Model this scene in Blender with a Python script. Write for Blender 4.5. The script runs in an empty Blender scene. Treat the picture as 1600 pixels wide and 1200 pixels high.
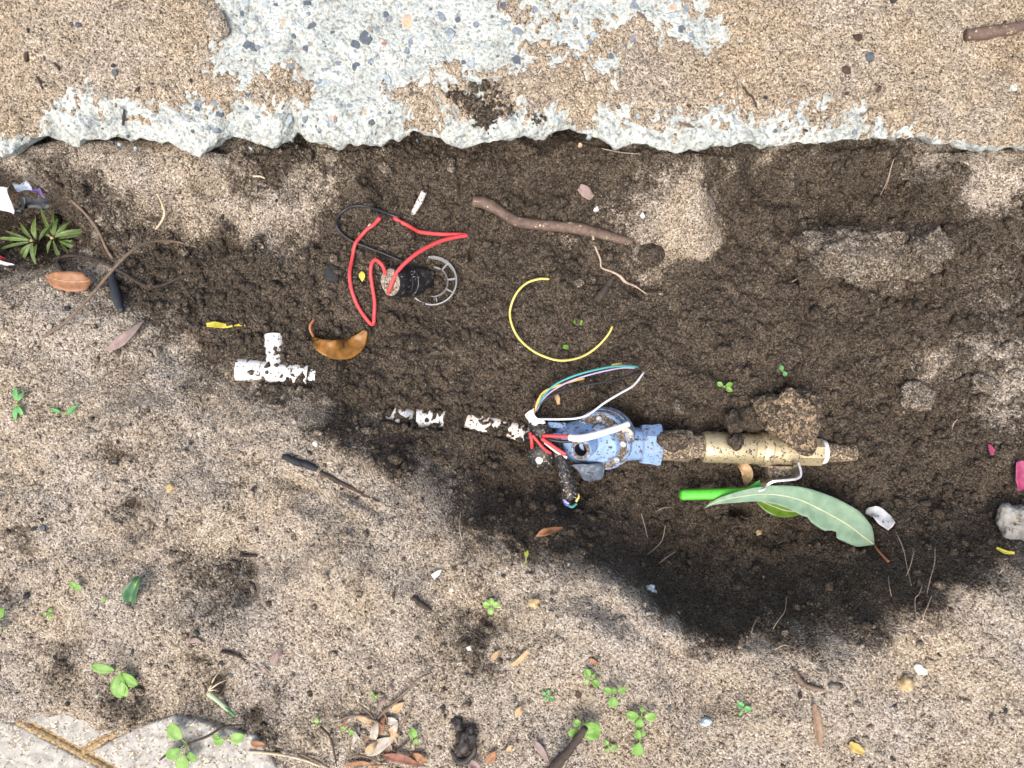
import bpy, bmesh, math, random
import numpy as np
from mathutils import Vector, noise as mnoise, Matrix

# ------------------------------------------------------------------ camera, sky, sun, exposure
R = math.radians
scn = bpy.context.scene
C = scn.collection
CAM = Vector((0.0, -0.035, 0.87)); TILT = R(2.0)
LENS, SENSOR = 6.9, 9.517
FPX = 1600 * LENS / SENSOR
cd = bpy.data.cameras.new('camera'); cam = bpy.data.objects.new('camera', cd); C.objects.link(cam)
cam.location = CAM; cam.rotation_euler = (TILT, 0, 0)
cd.sensor_width = SENSOR; cd.lens = LENS; cd.clip_start = 0.01; cd.clip_end = 200
cd.dof.use_dof = True; cd.dof.focus_distance = 1.03; cd.dof.aperture_fstop = 1.5
scn.camera = cam

SUN_EL, SUN_AZ = R(63), R(-155)        # azimuth clockwise from +Y (the top of the picture)
w = bpy.data.worlds.new('World'); scn.world = w; w.use_nodes = True
nt = w.node_tree
sky = nt.nodes.new('ShaderNodeTexSky'); sky.sky_type = 'NISHITA'; sky.sun_disc = False
sky.sun_elevation = SUN_EL; sky.sun_rotation = SUN_AZ
sky.air_density = 1.0; sky.dust_density = 7.0; sky.ozone_density = 1.0
bg = nt.nodes['Background']; bg.inputs['Strength'].default_value = 0.15
nt.links.new(sky.outputs[0], bg.inputs['Color'])
sl = bpy.data.lights.new('sun', 'SUN'); sl.energy = 1.2; sl.angle = R(40); sl.color = (1.0, 0.965, 0.92)
so = bpy.data.objects.new('sun', sl); C.objects.link(so)
sdir = Vector((math.sin(SUN_AZ) * math.cos(SUN_EL), math.cos(SUN_AZ) * math.cos(SUN_EL), math.sin(SUN_EL)))
so.rotation_euler = sdir.to_track_quat('Z', 'Y').to_euler(); so.location = sdir * 5
vs = scn.view_settings
vs.view_transform = 'Standard'; vs.look = 'None'; vs.gamma = 1.0; vs.use_curve_mapping = False
vs.exposure = 0.75
scn.cycles.max_bounces = 6; scn.cycles.transparent_max_bounces = 8

rnd = random.Random(7)
rng = np.random.default_rng(11)

# ------------------------------------------------------------------ picture <-> place
ct, st = math.cos(TILT), math.sin(TILT)
def ray(px, py):
    x, y, z = (px - 800) / FPX, -(py - 600) / FPX, -1.0
    return Vector((x, y * ct - z * st, y * st + z * ct))
def P(px, py, z):
    d = ray(px, py); k = (z - CAM.z) / d.z
    return CAM + d * k
def mm(px, z=-0.15):                       # length in metres of px pixels at height z
    return px * (CAM.z - z) / FPX

# ------------------------------------------------------------------ small maths
def gnoise(shape, sig, seed):
    r = np.random.default_rng(seed).standard_normal(shape)
    fy = np.fft.fftfreq(shape[0])[:, None]; fx = np.fft.rfftfreq(shape[1])[None, :]
    f = np.fft.rfft2(r) * np.exp(-2 * (math.pi * sig) ** 2 * (fx ** 2 + fy ** 2))
    o = np.fft.irfft2(f, s=shape); return o / o.std()
def gblur(a, sig):
    pad = int(sig * 3) + 2
    b = np.pad(a, pad, mode='edge')
    fy = np.fft.fftfreq(b.shape[0])[:, None]; fx = np.fft.rfftfreq(b.shape[1])[None, :]
    o = np.fft.irfft2(np.fft.rfft2(b) * np.exp(-2 * (math.pi * sig) ** 2 * (fx ** 2 + fy ** 2)), s=b.shape)
    return o[pad:-pad, pad:-pad]
def sstep(a, b, x):
    t = np.clip((x - a) / (b - a), 0, 1); return t * t * (3 - 2 * t)
def rbf(pts, vals, gx, gy):
    pts = np.array(pts, float); vals = np.array(vals, float)
    d = np.linalg.norm(pts[:, None] - pts[None], axis=2)
    n = len(pts); A = np.zeros((n + 1, n + 1)); A[:n, :n] = -d - np.eye(n) * 0.004; A[n, :n] = 1; A[:n, n] = 1
    s = np.linalg.solve(A, np.append(vals, 0))
    X, Y = np.meshgrid(gx, gy)
    o = np.full(X.shape, s[n])
    for (px_, py_), c in zip(pts, s[:n]): o -= c * np.hypot(X - px_, Y - py_)
    return o
def upsample(a, gx, gy, xs, ys):
    b = np.empty((a.shape[0], len(xs)))
    for i in range(a.shape[0]): b[i] = np.interp(xs, gx, a[i])
    o = np.empty((len(ys), len(xs)))
    t = np.interp(ys, gy, np.arange(len(gy))); i0 = np.clip(t.astype(int), 0, len(gy) - 2); f = (t - i0)[:, None]
    return b[i0] * (1 - f) + b[i0 + 1] * f
def densify(line, step=28):
    out = []
    for a, b in zip(line, line[1:]):
        n = max(1, int(math.hypot(b[0] - a[0], b[1] - a[1]) / step))
        for k in range(n): out.append(tuple(a[i] + (b[i] - a[i]) * k / n for i in range(len(a))))
    out.append(tuple(line[-1])); return out
def catmull(pts, n):
    pts = [Vector(p) for p in pts]
    if len(pts) == 2: return [pts[0].lerp(pts[1], i / (n - 1)) for i in range(n)]
    q = [pts[0] * 2 - pts[1]] + pts + [pts[-1] * 2 - pts[-2]]
    m = len(pts) - 1; out = []
    for i in range(n):
        u = i / (n - 1) * m; k = min(int(u), m - 1); t = u - k
        a, b, c, d = q[k:k + 4]
        out.append(0.5 * ((2 * b) + (c - a) * t + (2 * a - 5 * b + 4 * c - d) * t * t + (3 * b - a - 3 * c + d) * t ** 3))
    return out

# ------------------------------------------------------------------ materials
def newmat(name):
    m = bpy.data.materials.new(name); m.use_nodes = True
    t = m.node_tree; return m, t, t.nodes['Principled BSDF']
def N(t, typ, **kw):
    n = t.nodes.new(typ)
    for k, v in kw.items():
        if k.startswith('i_'):
            key = k[2:]; key = int(key) if key.isdigit() else key.replace('_', ' ')
            n.inputs[key].default_value = v
        else: setattr(n, k, v)
    return n
def ramp(t, src, stops, interp='LINEAR'):
    r = t.nodes.new('ShaderNodeValToRGB'); e = r.color_ramp.elements; r.color_ramp.interpolation = interp
    while len(e) < len(stops): e.new(0.5)
    for el, (p, c) in zip(e, stops):
        el.position = p; el.color = (c, c, c, 1) if isinstance(c, (int, float)) else (*c, 1)
    t.links.new(src, r.inputs[0]); return r.outputs[0]
def mixc(t, fac, a, b, blend='MIX'):
    m = t.nodes.new('ShaderNodeMix'); m.data_type = 'RGBA'; m.blend_type = blend
    for i, v in ((0, fac), (6, a), (7, b)):
        if hasattr(v, 'is_output') or hasattr(v, 'links'): t.links.new(v, m.inputs[i])
        else: m.inputs[i].default_value = v if i == 0 else (*v, 1)
    return m.outputs[2]
def math_(t, op, a, b=None, clamp=False):
    m = t.nodes.new('ShaderNodeMath'); m.operation = op; m.use_clamp = clamp
    for i, v in enumerate((a, b)):
        if v is None: continue
        if hasattr(v, 'links'): t.links.new(v, m.inputs[i])
        else: m.inputs[i].default_value = v
    return m.outputs[0]

DRY = [(0.0, (.035, .028, .022)), (.10, (.070, .053, .037)), (.25, (.190, .143, .094)), (.5, (.335, .264, .178)),
       (.78, (.44, .365, .262)), (.93, (.54, .465, .355)), (1.0, (.72, .66, .56))]
WET = [(0.0, (.012, .009, .007)), (.25, (.034, .0265, .019)), (.55, (.074, .058, .042)), (.85, (.124, .099, .073)),
       (.97, (.14, .112, .084)), (1.0, (.26, .22, .17))]
def ground_material(name, use_attr=True, wet_shade=0.0, tint=None):
    m, t, b = newmat(name); L = t.links.new
    pos = N(t, 'ShaderNodeNewGeometry').outputs['Position']
    v = N(t, 'ShaderNodeTexVoronoi', i_Scale=560.0); L(pos, v.inputs['Vector'])
    v2 = N(t, 'ShaderNodeTexVoronoi', i_Scale=1150.0); L(pos, v2.inputs['Vector'])
    sp = N(t, 'ShaderNodeSeparateColor'); L(v.outputs['Color'], sp.inputs[0])
    sp2 = N(t, 'ShaderNodeSeparateColor'); L(v2.outputs['Color'], sp2.inputs[0])
    big = N(t, 'ShaderNodeTexNoise', i_Scale=9.0, i_Detail=5.0, i_Roughness=.6); L(pos, big.inputs['Vector'])
    med = N(t, 'ShaderNodeTexNoise', i_Scale=55.0, i_Detail=5.0, i_Roughness=.65); L(pos, med.inputs['Vector'])
    val = math_(t, 'ADD', math_(t, 'MULTIPLY', sp.outputs[0], .70), math_(t, 'MULTIPLY', sp2.outputs[1], .30))
    val = math_(t, 'ADD', val, math_(t, 'MULTIPLY', math_(t, 'SUBTRACT', med.outputs[0], .5), .42))
    val = math_(t, 'ADD', math_(t, 'MULTIPLY', math_(t, 'SUBTRACT', val, .5), 1.12), .5, True)
    dry = ramp(t, val, DRY); wetc = ramp(t, val, WET)
    pat = N(t, 'ShaderNodeTexNoise', i_Scale=20.0, i_Detail=6.0, i_Roughness=.62); L(pos, pat.inputs['Vector'])
    wetc = mixc(t, 1.0, wetc, ramp(t, pat.outputs[0], [(.32, .78), (.5, .98), (.70, 1.32)]), 'MULTIPLY')
    # grey and ochre drifts of the dry sand
    g = ramp(t, big.outputs[0], [(.34, .15), (.62, .75)])
    hsv = N(t, 'ShaderNodeHueSaturation', i_Saturation=.5, i_Value=1.0); L(dry, hsv.inputs['Color'])
    dry = mixc(t, g, dry, hsv.outputs[0])
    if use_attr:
        a = N(t, 'ShaderNodeAttribute', attribute_name='wet_shade').outputs['Fac']
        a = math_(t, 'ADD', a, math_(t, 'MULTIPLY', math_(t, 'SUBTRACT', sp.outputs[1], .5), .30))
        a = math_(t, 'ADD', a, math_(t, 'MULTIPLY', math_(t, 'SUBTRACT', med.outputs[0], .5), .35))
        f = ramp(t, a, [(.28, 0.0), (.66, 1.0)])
    else: f = wet_shade
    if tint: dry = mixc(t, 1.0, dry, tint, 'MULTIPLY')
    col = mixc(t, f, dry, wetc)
    L(col, b.inputs['Base Color'])
    b.inputs['Roughness'].default_value = .9
    b.inputs['Specular IOR Level'].default_value = .25
    h = math_(t, 'ADD', math_(t, 'MULTIPLY', v.outputs['Distance'], -1.0), math_(t, 'MULTIPLY', v2.outputs['Distance'], -.5))
    h = math_(t, 'ADD', h, math_(t, 'MULTIPLY', med.outputs[0], 1.2))
    bp = N(t, 'ShaderNodeBump', i_Strength=.85, i_Distance=.0017); L(h, bp.inputs['Height']); L(bp.outputs[0], b.inputs['Normal'])
    return m
M_GROUND = ground_material('sandy_soil'); M_SLABSAND = ground_material('tan_sand', tint=(1.02, .99, .93))

SOILC = (.055, .041, .030); SANDC = (.36, .27, .18)
def mat(name, col, rough=.5, dirt=0.0, dirtcol=SOILC, dscale=90., metal=0., spec=.5, var=.15, vscale=60., bump=0., trans=0., coat=0., speck=0.):
    """paint / plastic / metal with colour variation and clinging dirt that has its own shape"""
    m, t, b = newmat(name); L = t.links.new
    pos = N(t, 'ShaderNodeNewGeometry').outputs['Position']
    n1 = N(t, 'ShaderNodeTexNoise', i_Scale=vscale, i_Detail=4.0); L(pos, n1.inputs['Vector'])
    lo = tuple(c * (1 - var) for c in col); hi = tuple(min(1, c * (1 + var)) for c in col)
    c = mixc(t, ramp(t, n1.outputs[0], [(.3, 0.0), (.7, 1.0)]), lo, hi)
    r = rough
    if dirt > 0:
        n2 = N(t, 'ShaderNodeTexNoise', i_Scale=dscale, i_Detail=7.0, i_Roughness=.68); L(pos, n2.inputs['Vector'])
        th = .70 - .38 * dirt
        f = ramp(t, n2.outputs[0], [(th, 0.0), (th + .05, 1.0)])
        v = N(t, 'ShaderNodeTexVoronoi', i_Scale=520.); L(pos, v.inputs['Vector'])
        s = N(t, 'ShaderNodeSeparateColor'); L(v.outputs['Color'], s.inputs[0])
        dc = ramp(t, s.outputs[0], [(0, tuple(k * .35 for k in dirtcol)), (.6, dirtcol), (1, tuple(min(1, k * 2.6) for k in dirtcol))])
        c = mixc(t, f, c, dc)
        if speck:
            f2 = math_(t, 'GREATER_THAN', s.outputs[1], 1 - speck)
            c = mixc(t, f2, c, dc)
        rr = N(t, 'ShaderNodeMapRange'); L(f, rr.inputs[0]); rr.inputs[3].default_value = rough; rr.inputs[4].default_value = .95
        L(rr.outputs[0], b.inputs['Roughness'])
        bp = N(t, 'ShaderNodeBump', i_Strength=.5, i_Distance=.0012); L(math_(t, 'ADD', f, math_(t, 'MULTIPLY', s.outputs[0], .5)), bp.inputs['Height'])
        L(bp.outputs[0], b.inputs['Normal'])
    else:
        b.inputs['Roughness'].default_value = rough
        if bump:
            bp = N(t, 'ShaderNodeBump', i_Strength=bump, i_Distance=.001); L(n1.outputs[0], bp.inputs['Height']); L(bp.outputs[0], b.inputs['Normal'])
    L(c, b.inputs['Base Color'])
    b.inputs['Metallic'].default_value = metal; b.inputs['Specular IOR Level'].default_value = spec
    if trans:
        b.inputs['Transmission Weight'].default_value = trans
    if coat: b.inputs['Coat Weight'].default_value = coat
    return m

def concrete_material():
    m, t, b = newmat('weathered_concrete'); L = t.links.new
    pos = N(t, 'ShaderNodeNewGeometry').outputs['Position']
    n1 = N(t, 'ShaderNodeTexNoise', i_Scale=22., i_Detail=8., i_Roughness=.65); L(pos, n1.inputs['Vector'])
    n2 = N(t, 'ShaderNodeTexNoise', i_Scale=260., i_Detail=5., i_Roughness=.7); L(pos, n2.inputs['Vector'])
    v = N(t, 'ShaderNodeTexVoronoi', i_Scale=300.); L(pos, v.inputs['Vector'])
    s = N(t, 'ShaderNodeSeparateColor'); L(v.outputs['Color'], s.inputs[0])
    c = ramp(t, n1.outputs[0], [(.3, (.345, .36, .34)), (.5, (.445, .47, .45)), (.7, (.54, .565, .545))])
    fine = ramp(t, n2.outputs[0], [(.32, .38), (.47, .92), (.7, 1.12)])
    c = mixc(t, 1.0, c, fine, 'MULTIPLY')
    grit = ramp(t, s.outputs[0], [(0, (.16, .20, .23)), (.12, (.30, .33, .34)), (.17, (.6, .63, .62)), (.9, (.66, .68, .66)), (.95, (.50, .42, .30)), (1, (.35, .28, .2))])
    c = mixc(t, .55, c, mixc(t, 1.0, c, grit, 'OVERLAY'))
    L(c, b.inputs['Base Color']); b.inputs['Roughness'].default_value = .92; b.inputs['Specular IOR Level'].default_value = .25
    h = math_(t, 'ADD', math_(t, 'MULTIPLY', n2.outputs[0], 1.5), math_(t, 'MULTIPLY', v.outputs['Distance'], -.6))
    bp = N(t, 'ShaderNodeBump', i_Strength=.85, i_Distance=.0022); L(h, bp.inputs['Height']); L(bp.outputs[0], b.inputs['Normal'])
    return m
def leafmat(name, col, rough=.45, var=.3, back=None, trans=.12, spec=.4):
    m = mat(name, col, rough, var=var, vscale=140., bump=.25, spec=spec)
    m.node_tree.nodes['Principled BSDF'].inputs['Subsurface Weight'].default_value = 0.0
    return m

# ------------------------------------------------------------------ mesh building
def put(name, V, F, m, parent=None, origin=None, smooth=True, base=None):
    """one mesh object; V in world space, stored about origin"""
    me = bpy.data.meshes.new(name)
    o0 = Vector(origin) if origin is not None else (parent.location.copy() if parent else Vector((0, 0, 0)))
    me.from_pydata([tuple(Vector(v) - o0) for v in V], [], F); me.validate()
    if smooth: me.polygons.foreach_set('use_smooth', [True] * len(me.polygons))
    me.materials.append(m)
    o = bpy.data.objects.new(name, me); C.objects.link(o)
    if parent is not None:
        o.parent = parent
        pl = parent.location.copy(); 
        if parent.parent is not None: pl = parent.parent.location + parent.location
        o.location = o0 - pl
    else: o.location = o0
    return o
def tag(o, label=None, cat=None, group=None, kind=None):
    if label: o['label'] = label
    if cat: o['category'] = cat
    if group: o['group'] = group
    if kind: o['kind'] = kind
    return o
def thing(name, loc, label, cat, group=None):
    e = bpy.data.objects.new(name, None); C.objects.link(e); e.location = loc; e.empty_display_size = .02
    return tag(e, label, cat, group)
def bigmesh(name, V, Q, m, attr=None):
    me = bpy.data.meshes.new(name); k = Q.shape[1]
    me.vertices.add(len(V)); me.vertices.foreach_set('co', V.astype(np.float32).ravel())
    me.loops.add(Q.size); me.loops.foreach_set('vertex_index', Q.astype(np.int32).ravel())
    me.polygons.add(len(Q)); me.polygons.foreach_set('loop_start', np.arange(0, Q.size, k, dtype=np.int32))
    me.polygons.foreach_set('use_smooth', np.ones(len(Q), bool))
    if attr is not None:
        a = me.attributes.new('wet_shade', 'FLOAT', 'POINT'); a.data.foreach_set('value', attr.astype(np.float32).ravel())
    me.update(calc_edges=True); me.validate(); me.materials.append(m)
    o = bpy.data.objects.new(name, me); C.objects.link(o); return o
def gridquads(ny, nx):
    i = np.arange(ny * nx).reshape(ny, nx)
    return np.stack([i[:-1, :-1], i[:-1, 1:], i[1:, 1:], i[1:, :-1]], -1).reshape(-1, 4)
def tube_geo(pts, rad, seg=8, cap=True, rough=0., seed=0):
    pts = [Vector(p) for p in pts]; n = len(pts)
    rads = rad if isinstance(rad, (list, tuple)) else [rad] * n
    if len(rads) != n: rads = list(np.interp(np.linspace(0, 1, n), np.linspace(0, 1, len(rads)), rads))
    V, F = [], []; up = Vector((0, 0, 1)); last = None
    for i in range(n):
        d = (pts[min(i + 1, n - 1)] - pts[max(i - 1, 0)])
        if d.length < 1e-9: d = Vector((1, 0, 0))
        d.normalize()
        if last is None:
            a = d.cross(up) if abs(d.z) < .95 else d.cross(Vector((1, 0, 0)))
        else: a = last - d * last.dot(d)
        a.normalize(); b = d.cross(a); last = a
        for k in range(seg):
            th = 2 * math.pi * k / seg
            q = pts[i] + (a * math.cos(th) + b * math.sin(th)) * rads[i]
            if rough:
                q += (q - pts[i]) * rough * mnoise.noise(q * 90 + Vector((seed, 0, 0))) + (q - pts[i]) * rough * .6 * mnoise.noise(q * 260)
            V.append(q)
    for i in range(n - 1):
        for k in range(seg):
            k2 = (k + 1) % seg
            F.append((i * seg + k, i * seg + k2, (i + 1) * seg + k2, (i + 1) * seg + k))
    if cap:
        F.append(tuple(range(seg - 1, -1, -1))); F.append(tuple((n - 1) * seg + k for k in range(seg)))
    return V, F
def tube(name, pts, rad, m, parent=None, n=None, seg=8, origin=None, rough=0., **kw):
    if n: pts = catmull(pts, n)
    V, F = tube_geo(pts, rad, seg, rough=rough)
    if parent is None and origin is None: origin = pts[0]
    return put(name, V, F, m, parent, origin)
def frame_of(axis):
    d = Vector(axis).normalized()
    a = d.cross(Vector((0, 0, 1))) if abs(d.z) < .9 else d.cross(Vector((0, 1, 0)))
    a.normalize(); return a, d.cross(a).normalized(), d
def lathe(name, c, axis, prof, m, parent=None, seg=40, origin=None, sides=None, arc=None, rot=0., rough=0., caps=True):
    """prof: (along axis, radius); sharp edges by doubling points"""
    a, b, d = frame_of(axis); c = Vector(c); V, F = [], []
    ns = sides or seg; full = arc is None
    for (h, r) in prof:
        for k in range(ns if full else ns + 1):
            th = rot + (2 * math.pi * k / ns if full else arc[0] + (arc[1] - arc[0]) * k / ns)
            q = c + d * h + (a * math.cos(th) + b * math.sin(th)) * r
            if rough: q += (q - c - d * h) * rough * mnoise.noise(q * 120)
            V.append(q)
    w_ = ns if full else ns + 1
    for i in range(len(prof) - 1):
        for k in range(ns):
            k2 = (k + 1) % w_
            F.append((i * w_ + k, i * w_ + k2, (i + 1) * w_ + k2, (i + 1) * w_ + k))
    if full and caps:
        if prof[0][1] > 1e-6: F.append(tuple(range(ns - 1, -1, -1)))
        if prof[-1][1] > 1e-6: F.append(tuple((len(prof) - 1) * w_ + k for k in range(ns)))
    o = put(name, V, F, m, parent, origin if origin is not None else (None if parent else c), smooth=True)
    try:
        me = o.data; me.set_sharp_from_angle(angle=R(32))
    except Exception: pass
    return o
def bevelbox(name, c, ax, half, m, parent=None, bev=.002, segs=2, rough=0., seed=0, taper=None):
    bm = bmesh.new(); bmesh.ops.create_cube(bm, size=2.0)
    for v in bm.verts: v.co = Vector((v.co.x * half[0], v.co.y * half[1], v.co.z * half[2]))
    bmesh.ops.bevel(bm, geom=bm.edges[:], offset=bev, segments=segs, affect='EDGES', profile=.6)
    u, v_, w_ = [Vector(k).normalized() for k in ax]
    V = []
    for v in bm.verts:
        q = v.co.copy()
        if taper: q.y *= 1 + (taper - 1) * (q.x / half[0] * .5 + .5)
        q = Vector(c) + u * q.x + v_ * q.y + w_ * q.z
        if rough: q += mnoise.noise_vector(q * 70 + Vector((seed, 0, 0))) * rough
        V.append(q)
    F = [tuple(x.index for x in f.verts) for f in bm.faces]; bm.free()
    return put(name, V, F, m, parent, None if parent else c)
def blob(name, c, half, m, parent=None, seed=0, lump=.35, sub=3, rotz=0., wet_shade=None, flat=0., fine=.1, freq=1.3):
    bm = bmesh.new(); bmesh.ops.create_icosphere(bm, subdivisions=sub, radius=1.0)
    V = []; ca, sa = math.cos(rotz), math.sin(rotz)
    for v in bm.verts:
        p = v.co; k = 1 + lump * mnoise.noise(p * freq + Vector((seed * 3.7, seed, 0))) + fine * mnoise.noise(p * 5 + Vector((seed, 0, 9))) + fine * .6 * mnoise.noise(p * 11 + Vector((seed, 4, 9)))
        x, y, z = p.x * k * half[0], p.y * k * half[1], p.z * k * half[2]
        if flat: z = min(z, half[2] * (1 - flat))
        V.append(Vector(c) + Vector((x * ca - y * sa, x * sa + y * ca, z)))
    F = [tuple(x.index for x in f.verts) for f in bm.faces]; bm.free()
    o = put(name, V, F, m, parent, None if parent else c)
    if wet_shade is not None:
        a = o.data.attributes.new('wet_shade', 'FLOAT', 'POINT'); a.data.foreach_set('value', [wet_shade] * len(V))
    return o

# ------------------------------------------------------------------ the ground: heights read off the place
CT = []          # (px, py, z)
ZK = .74         # how deep the dig is
def ctl(*p): CT.extend((a, b, c * (ZK if c < 0 else 1)) for a, b, c in p)
# rim and toe of the bank nearest the viewer
RIM = [(480, 655, -.035), (560, 700, -.035), (640, 760, -.03), (690, 812, -.035), (745, 855, -.03), (830, 876, -.02), (930, 888, -.012), (1000, 922, -.008),
       (1060, 965, -.004), (1130, 998, .0), (1210, 1008, .0), (1300, 990, .004), (1390, 955, .006), (1470, 918, .008), (1560, 890, .01), (1680, 870, .01)]
ctl(*densify(RIM))
CTW = []                                   # the steep face below that rim, laid off from the rim in the place itself
rimw = [P(a, b, c * (ZK if c < 0 else 1)) for a, b, c in densify(RIM, 22)]
for k in range(1, len(rimw) - 1):
    t_ = rimw[k + 1] - rimw[k - 1]; nrm = Vector((-t_.y, t_.x, 0)).normalized()
    f = min(1, max(0, (k / len(rimw) - .30) / .16)); g2 = 1 - .45 * max(0, (k / len(rimw) - .72) / .28)
    if f < .05: continue
    for dist, z in ((.008, -.022), (.021, -.066), (.036, -.106), (.056, -.135)):
        CTW.append(rimw[k] + nrm * dist * (.55 + .45 * min(1, max(0, (k / len(rimw) - .48) / .12))) + Vector((0, 0, z * (f * .75 + .25) * g2 - rimw[k].z)))
# trench floor
ctl((700, 450, -.135), (650, 560, -.125), (760, 560, -.14), (850, 500, -.15), (950, 560, -.16), (1080, 560, -.162), (1200, 550, -.16), (1300, 540, -.152), (1000, 760, -.19), (1100, 800, -.20), (1200, 830, -.205), (1290, 830, -.20),
    (1350, 800, -.195), (1400, 740, -.175), (1300, 640, -.168), (1150, 630, -.168), (1020, 630, -.17), (900, 600, -.165), (820, 640, -.165), (760, 700, -.155), (900, 780, -.19), (800, 770, -.165), (850, 710, -.178), (980, 700, -.178),
    (1100, 700, -.182), (1250, 710, -.18), (1350, 700, -.165), (950, 450, -.145), (1050, 480, -.15), (1150, 480, -.15), (1250, 480, -.145), (1380, 500, -.14), (1450, 590, -.135), (1480, 680, -.13), (1450, 780, -.15), (1520, 740, -.11))
# left arm of the trench
ctl((250, 430, -.085), (330, 400, -.095), (400, 470, -.095), (480, 430, -.11), (560, 480, -.12), (250, 500, -.065), (330, 540, -.075), (420, 580, -.085), (480, 560, -.10), (560, 590, -.11), (540, 640, -.10), (620, 650, -.118), (690, 660, -.13),
    (720, 720, -.13), (660, 710, -.10), (590, 690, -.08), (360, 610, -.068), (430, 620, -.06), (300, 590, -.055))
# bank on the left
ctl((210, 560, -.04), (120, 560, -.028), (60, 490, -.03), (190, 490, -.045), (330, 650, -.03), (260, 640, -.02), (420, 680, -.024), (500, 740, -.022), (600, 800, -.018), (200, 760, .0), (0, 700, .0), (0, 560, -.015), (-60, 620, 0), (100, 870, .0),
    (60, 860, -.008), (330, 820, .002), (390, 905, -.024), (400, 870, -.018), (450, 920, .002), (520, 860, .01), (600, 890, .006), (680, 860, -.015), (300, 980, .01), (480, 990, .006), (0, 1010, .002), (0, 960, .004),
    (120, 1060, .0), (200, 1090, .002), (330, 1090, -.012), (345, 1060, -.014), (420, 1120, .004), (300, 1050, .004), (560, 1000, .004), (700, 980, .0), (690, 1060, .006), (600, 1130, .008), (730, 1150, .0), (770, 970, -.012), (850, 920, .002),
    (820, 1000, .008), (900, 930, .006), (930, 960, .016), (1010, 1035, .02), (960, 960, -.002), (1040, 1030, .0), (900, 1060, .012), (1000, 1100, .014), (1120, 1060, .006), (1100, 1150, .015), (1250, 1060, .012), (1400, 1020, .016), (1400, 1120, .02),
    (1520, 960, .02), (1500, 1080, .024), (1620, 1000, .03), (1600, 1200, .03), (1300, 1220, .02), (850, 1200, .012), (500, 1220, .006), (250, 1240, .0), (0, 1240, -.002), (-80, 900, 0), (1680, 1100, .03))
ctl((60, 250, -.036), (20, 260, -.036), (80, 238, -.034), (40, 245, -.036), (0, 255, -.036), (120, 232, -.038), (-40, 250, -.036))
# sand lapping over the paving
ctl((200, 1126, .010), (260, 1122, .010), (330, 1144, .010), (405, 1172, .012), (450, 1215, .012), (300, 1195, -.006), (240, 1180, -.006), (60, 1180, -.006), (-60, 1180, -.006), (130, 1140, -.003), (30, 1110, .013), (-60, 1095, .012), (90, 1098, .012), (160, 1105, .012), (380, 1215, -.002), (350, 1250, -.006))
# sunken corner with the rubbish at far left, its wall edge
ctl((10, 320, -.22), (60, 350, -.21), (100, 370, -.19), (20, 400, -.12), (120, 420, -.09), (150, 400, -.11), (70, 430, -.07), (-40, 350, -.15), (-40, 430, -.08), (0, 460, -.045), (96, 322, -.19), (60, 308, -.19), (130, 362, -.17), (30, 290, -.19), (0, 285, -.19))
ctl(*densify([(-40, 262, -.045), (20, 270, -.045), (75, 283, -.045), (110, 300, -.05), (150, 338, -.055), (172, 380, -.065), (185, 430, -.07)], 14))
# the face under the slab
ctl((-60, 240, -.055), (20, 255, -.05), (90, 240, -.045), (150, 238, -.042), (210, 245, -.042), (270, 250, -.045), (310, 262, -.05), (170, 268, -.046), (230, 285, -.05), (290, 290, -.056), (330, 280, -.066), (250, 315, -.075), (200, 305, -.068),
    (150, 300, -.06), (210, 350, -.082), (280, 350, -.09), (340, 320, -.082), (400, 320, -.08), (350, 345, -.095), (430, 300, -.075), (380, 250, -.068), (440, 245, -.07), (500, 270, -.082), (480, 330, -.09), (540, 350, -.108), (430, 370, -.10), (520, 400, -.112),
    (560, 250, -.08), (620, 240, -.082), (690, 250, -.09), (600, 300, -.105), (680, 310, -.118), (760, 250, -.088), (740, 300, -.112), (820, 245, -.09), (880, 235, -.092), (850, 290, -.115), (930, 280, -.11), (950, 245, -.082), (800, 350, -.13), (900, 360, -.132),
    (720, 380, -.132), (990, 255, -.07), (1050, 255, -.065), (1100, 255, -.068), (1020, 310, -.085), (1070, 330, -.09), (1100, 370, -.10), (1050, 380, -.112), (1000, 350, -.11), (980, 400, -.138), (1060, 415, -.14), (1120, 395, -.135), (1128, 345, -.145), (1108, 345, -.10), (1098, 300, -.082),
    (1112, 300, -.125), (1150, 265, -.078), (1180, 290, -.15), (1250, 250, -.07), (1300, 258, -.10), (1350, 258, -.10), (1250, 295, -.165), (1330, 300, -.17), (1400, 295, -.155), (1300, 345, -.17), (1230, 370, -.14), (1180, 400, -.142), (1400, 260, -.065), (1450, 275, -.085),
    (1450, 330, -.12), (1500, 330, -.105), (1520, 265, -.052), (1600, 265, -.045), (1560, 310, -.065), (1600, 360, -.075), (1540, 390, -.10), (1480, 420, -.12), (1350, 400, -.122), (1430, 410, -.12), (1380, 445, -.14), (1600, 450, -.075), (1530, 480, -.10),
    (1540, 530, -.085), (1600, 540, -.06), (1520, 570, -.10), (1600, 630, -.08), (1560, 660, -.095), (1580, 730, -.08), (1600, 800, -.07), (1680, 400, -.05), (1680, 600, -.05), (1680, 740, -.07))
for x_ in range(-100, 1720, 90): ctl((x_, 190, -.115), (x_, 120, -.13))

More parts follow.
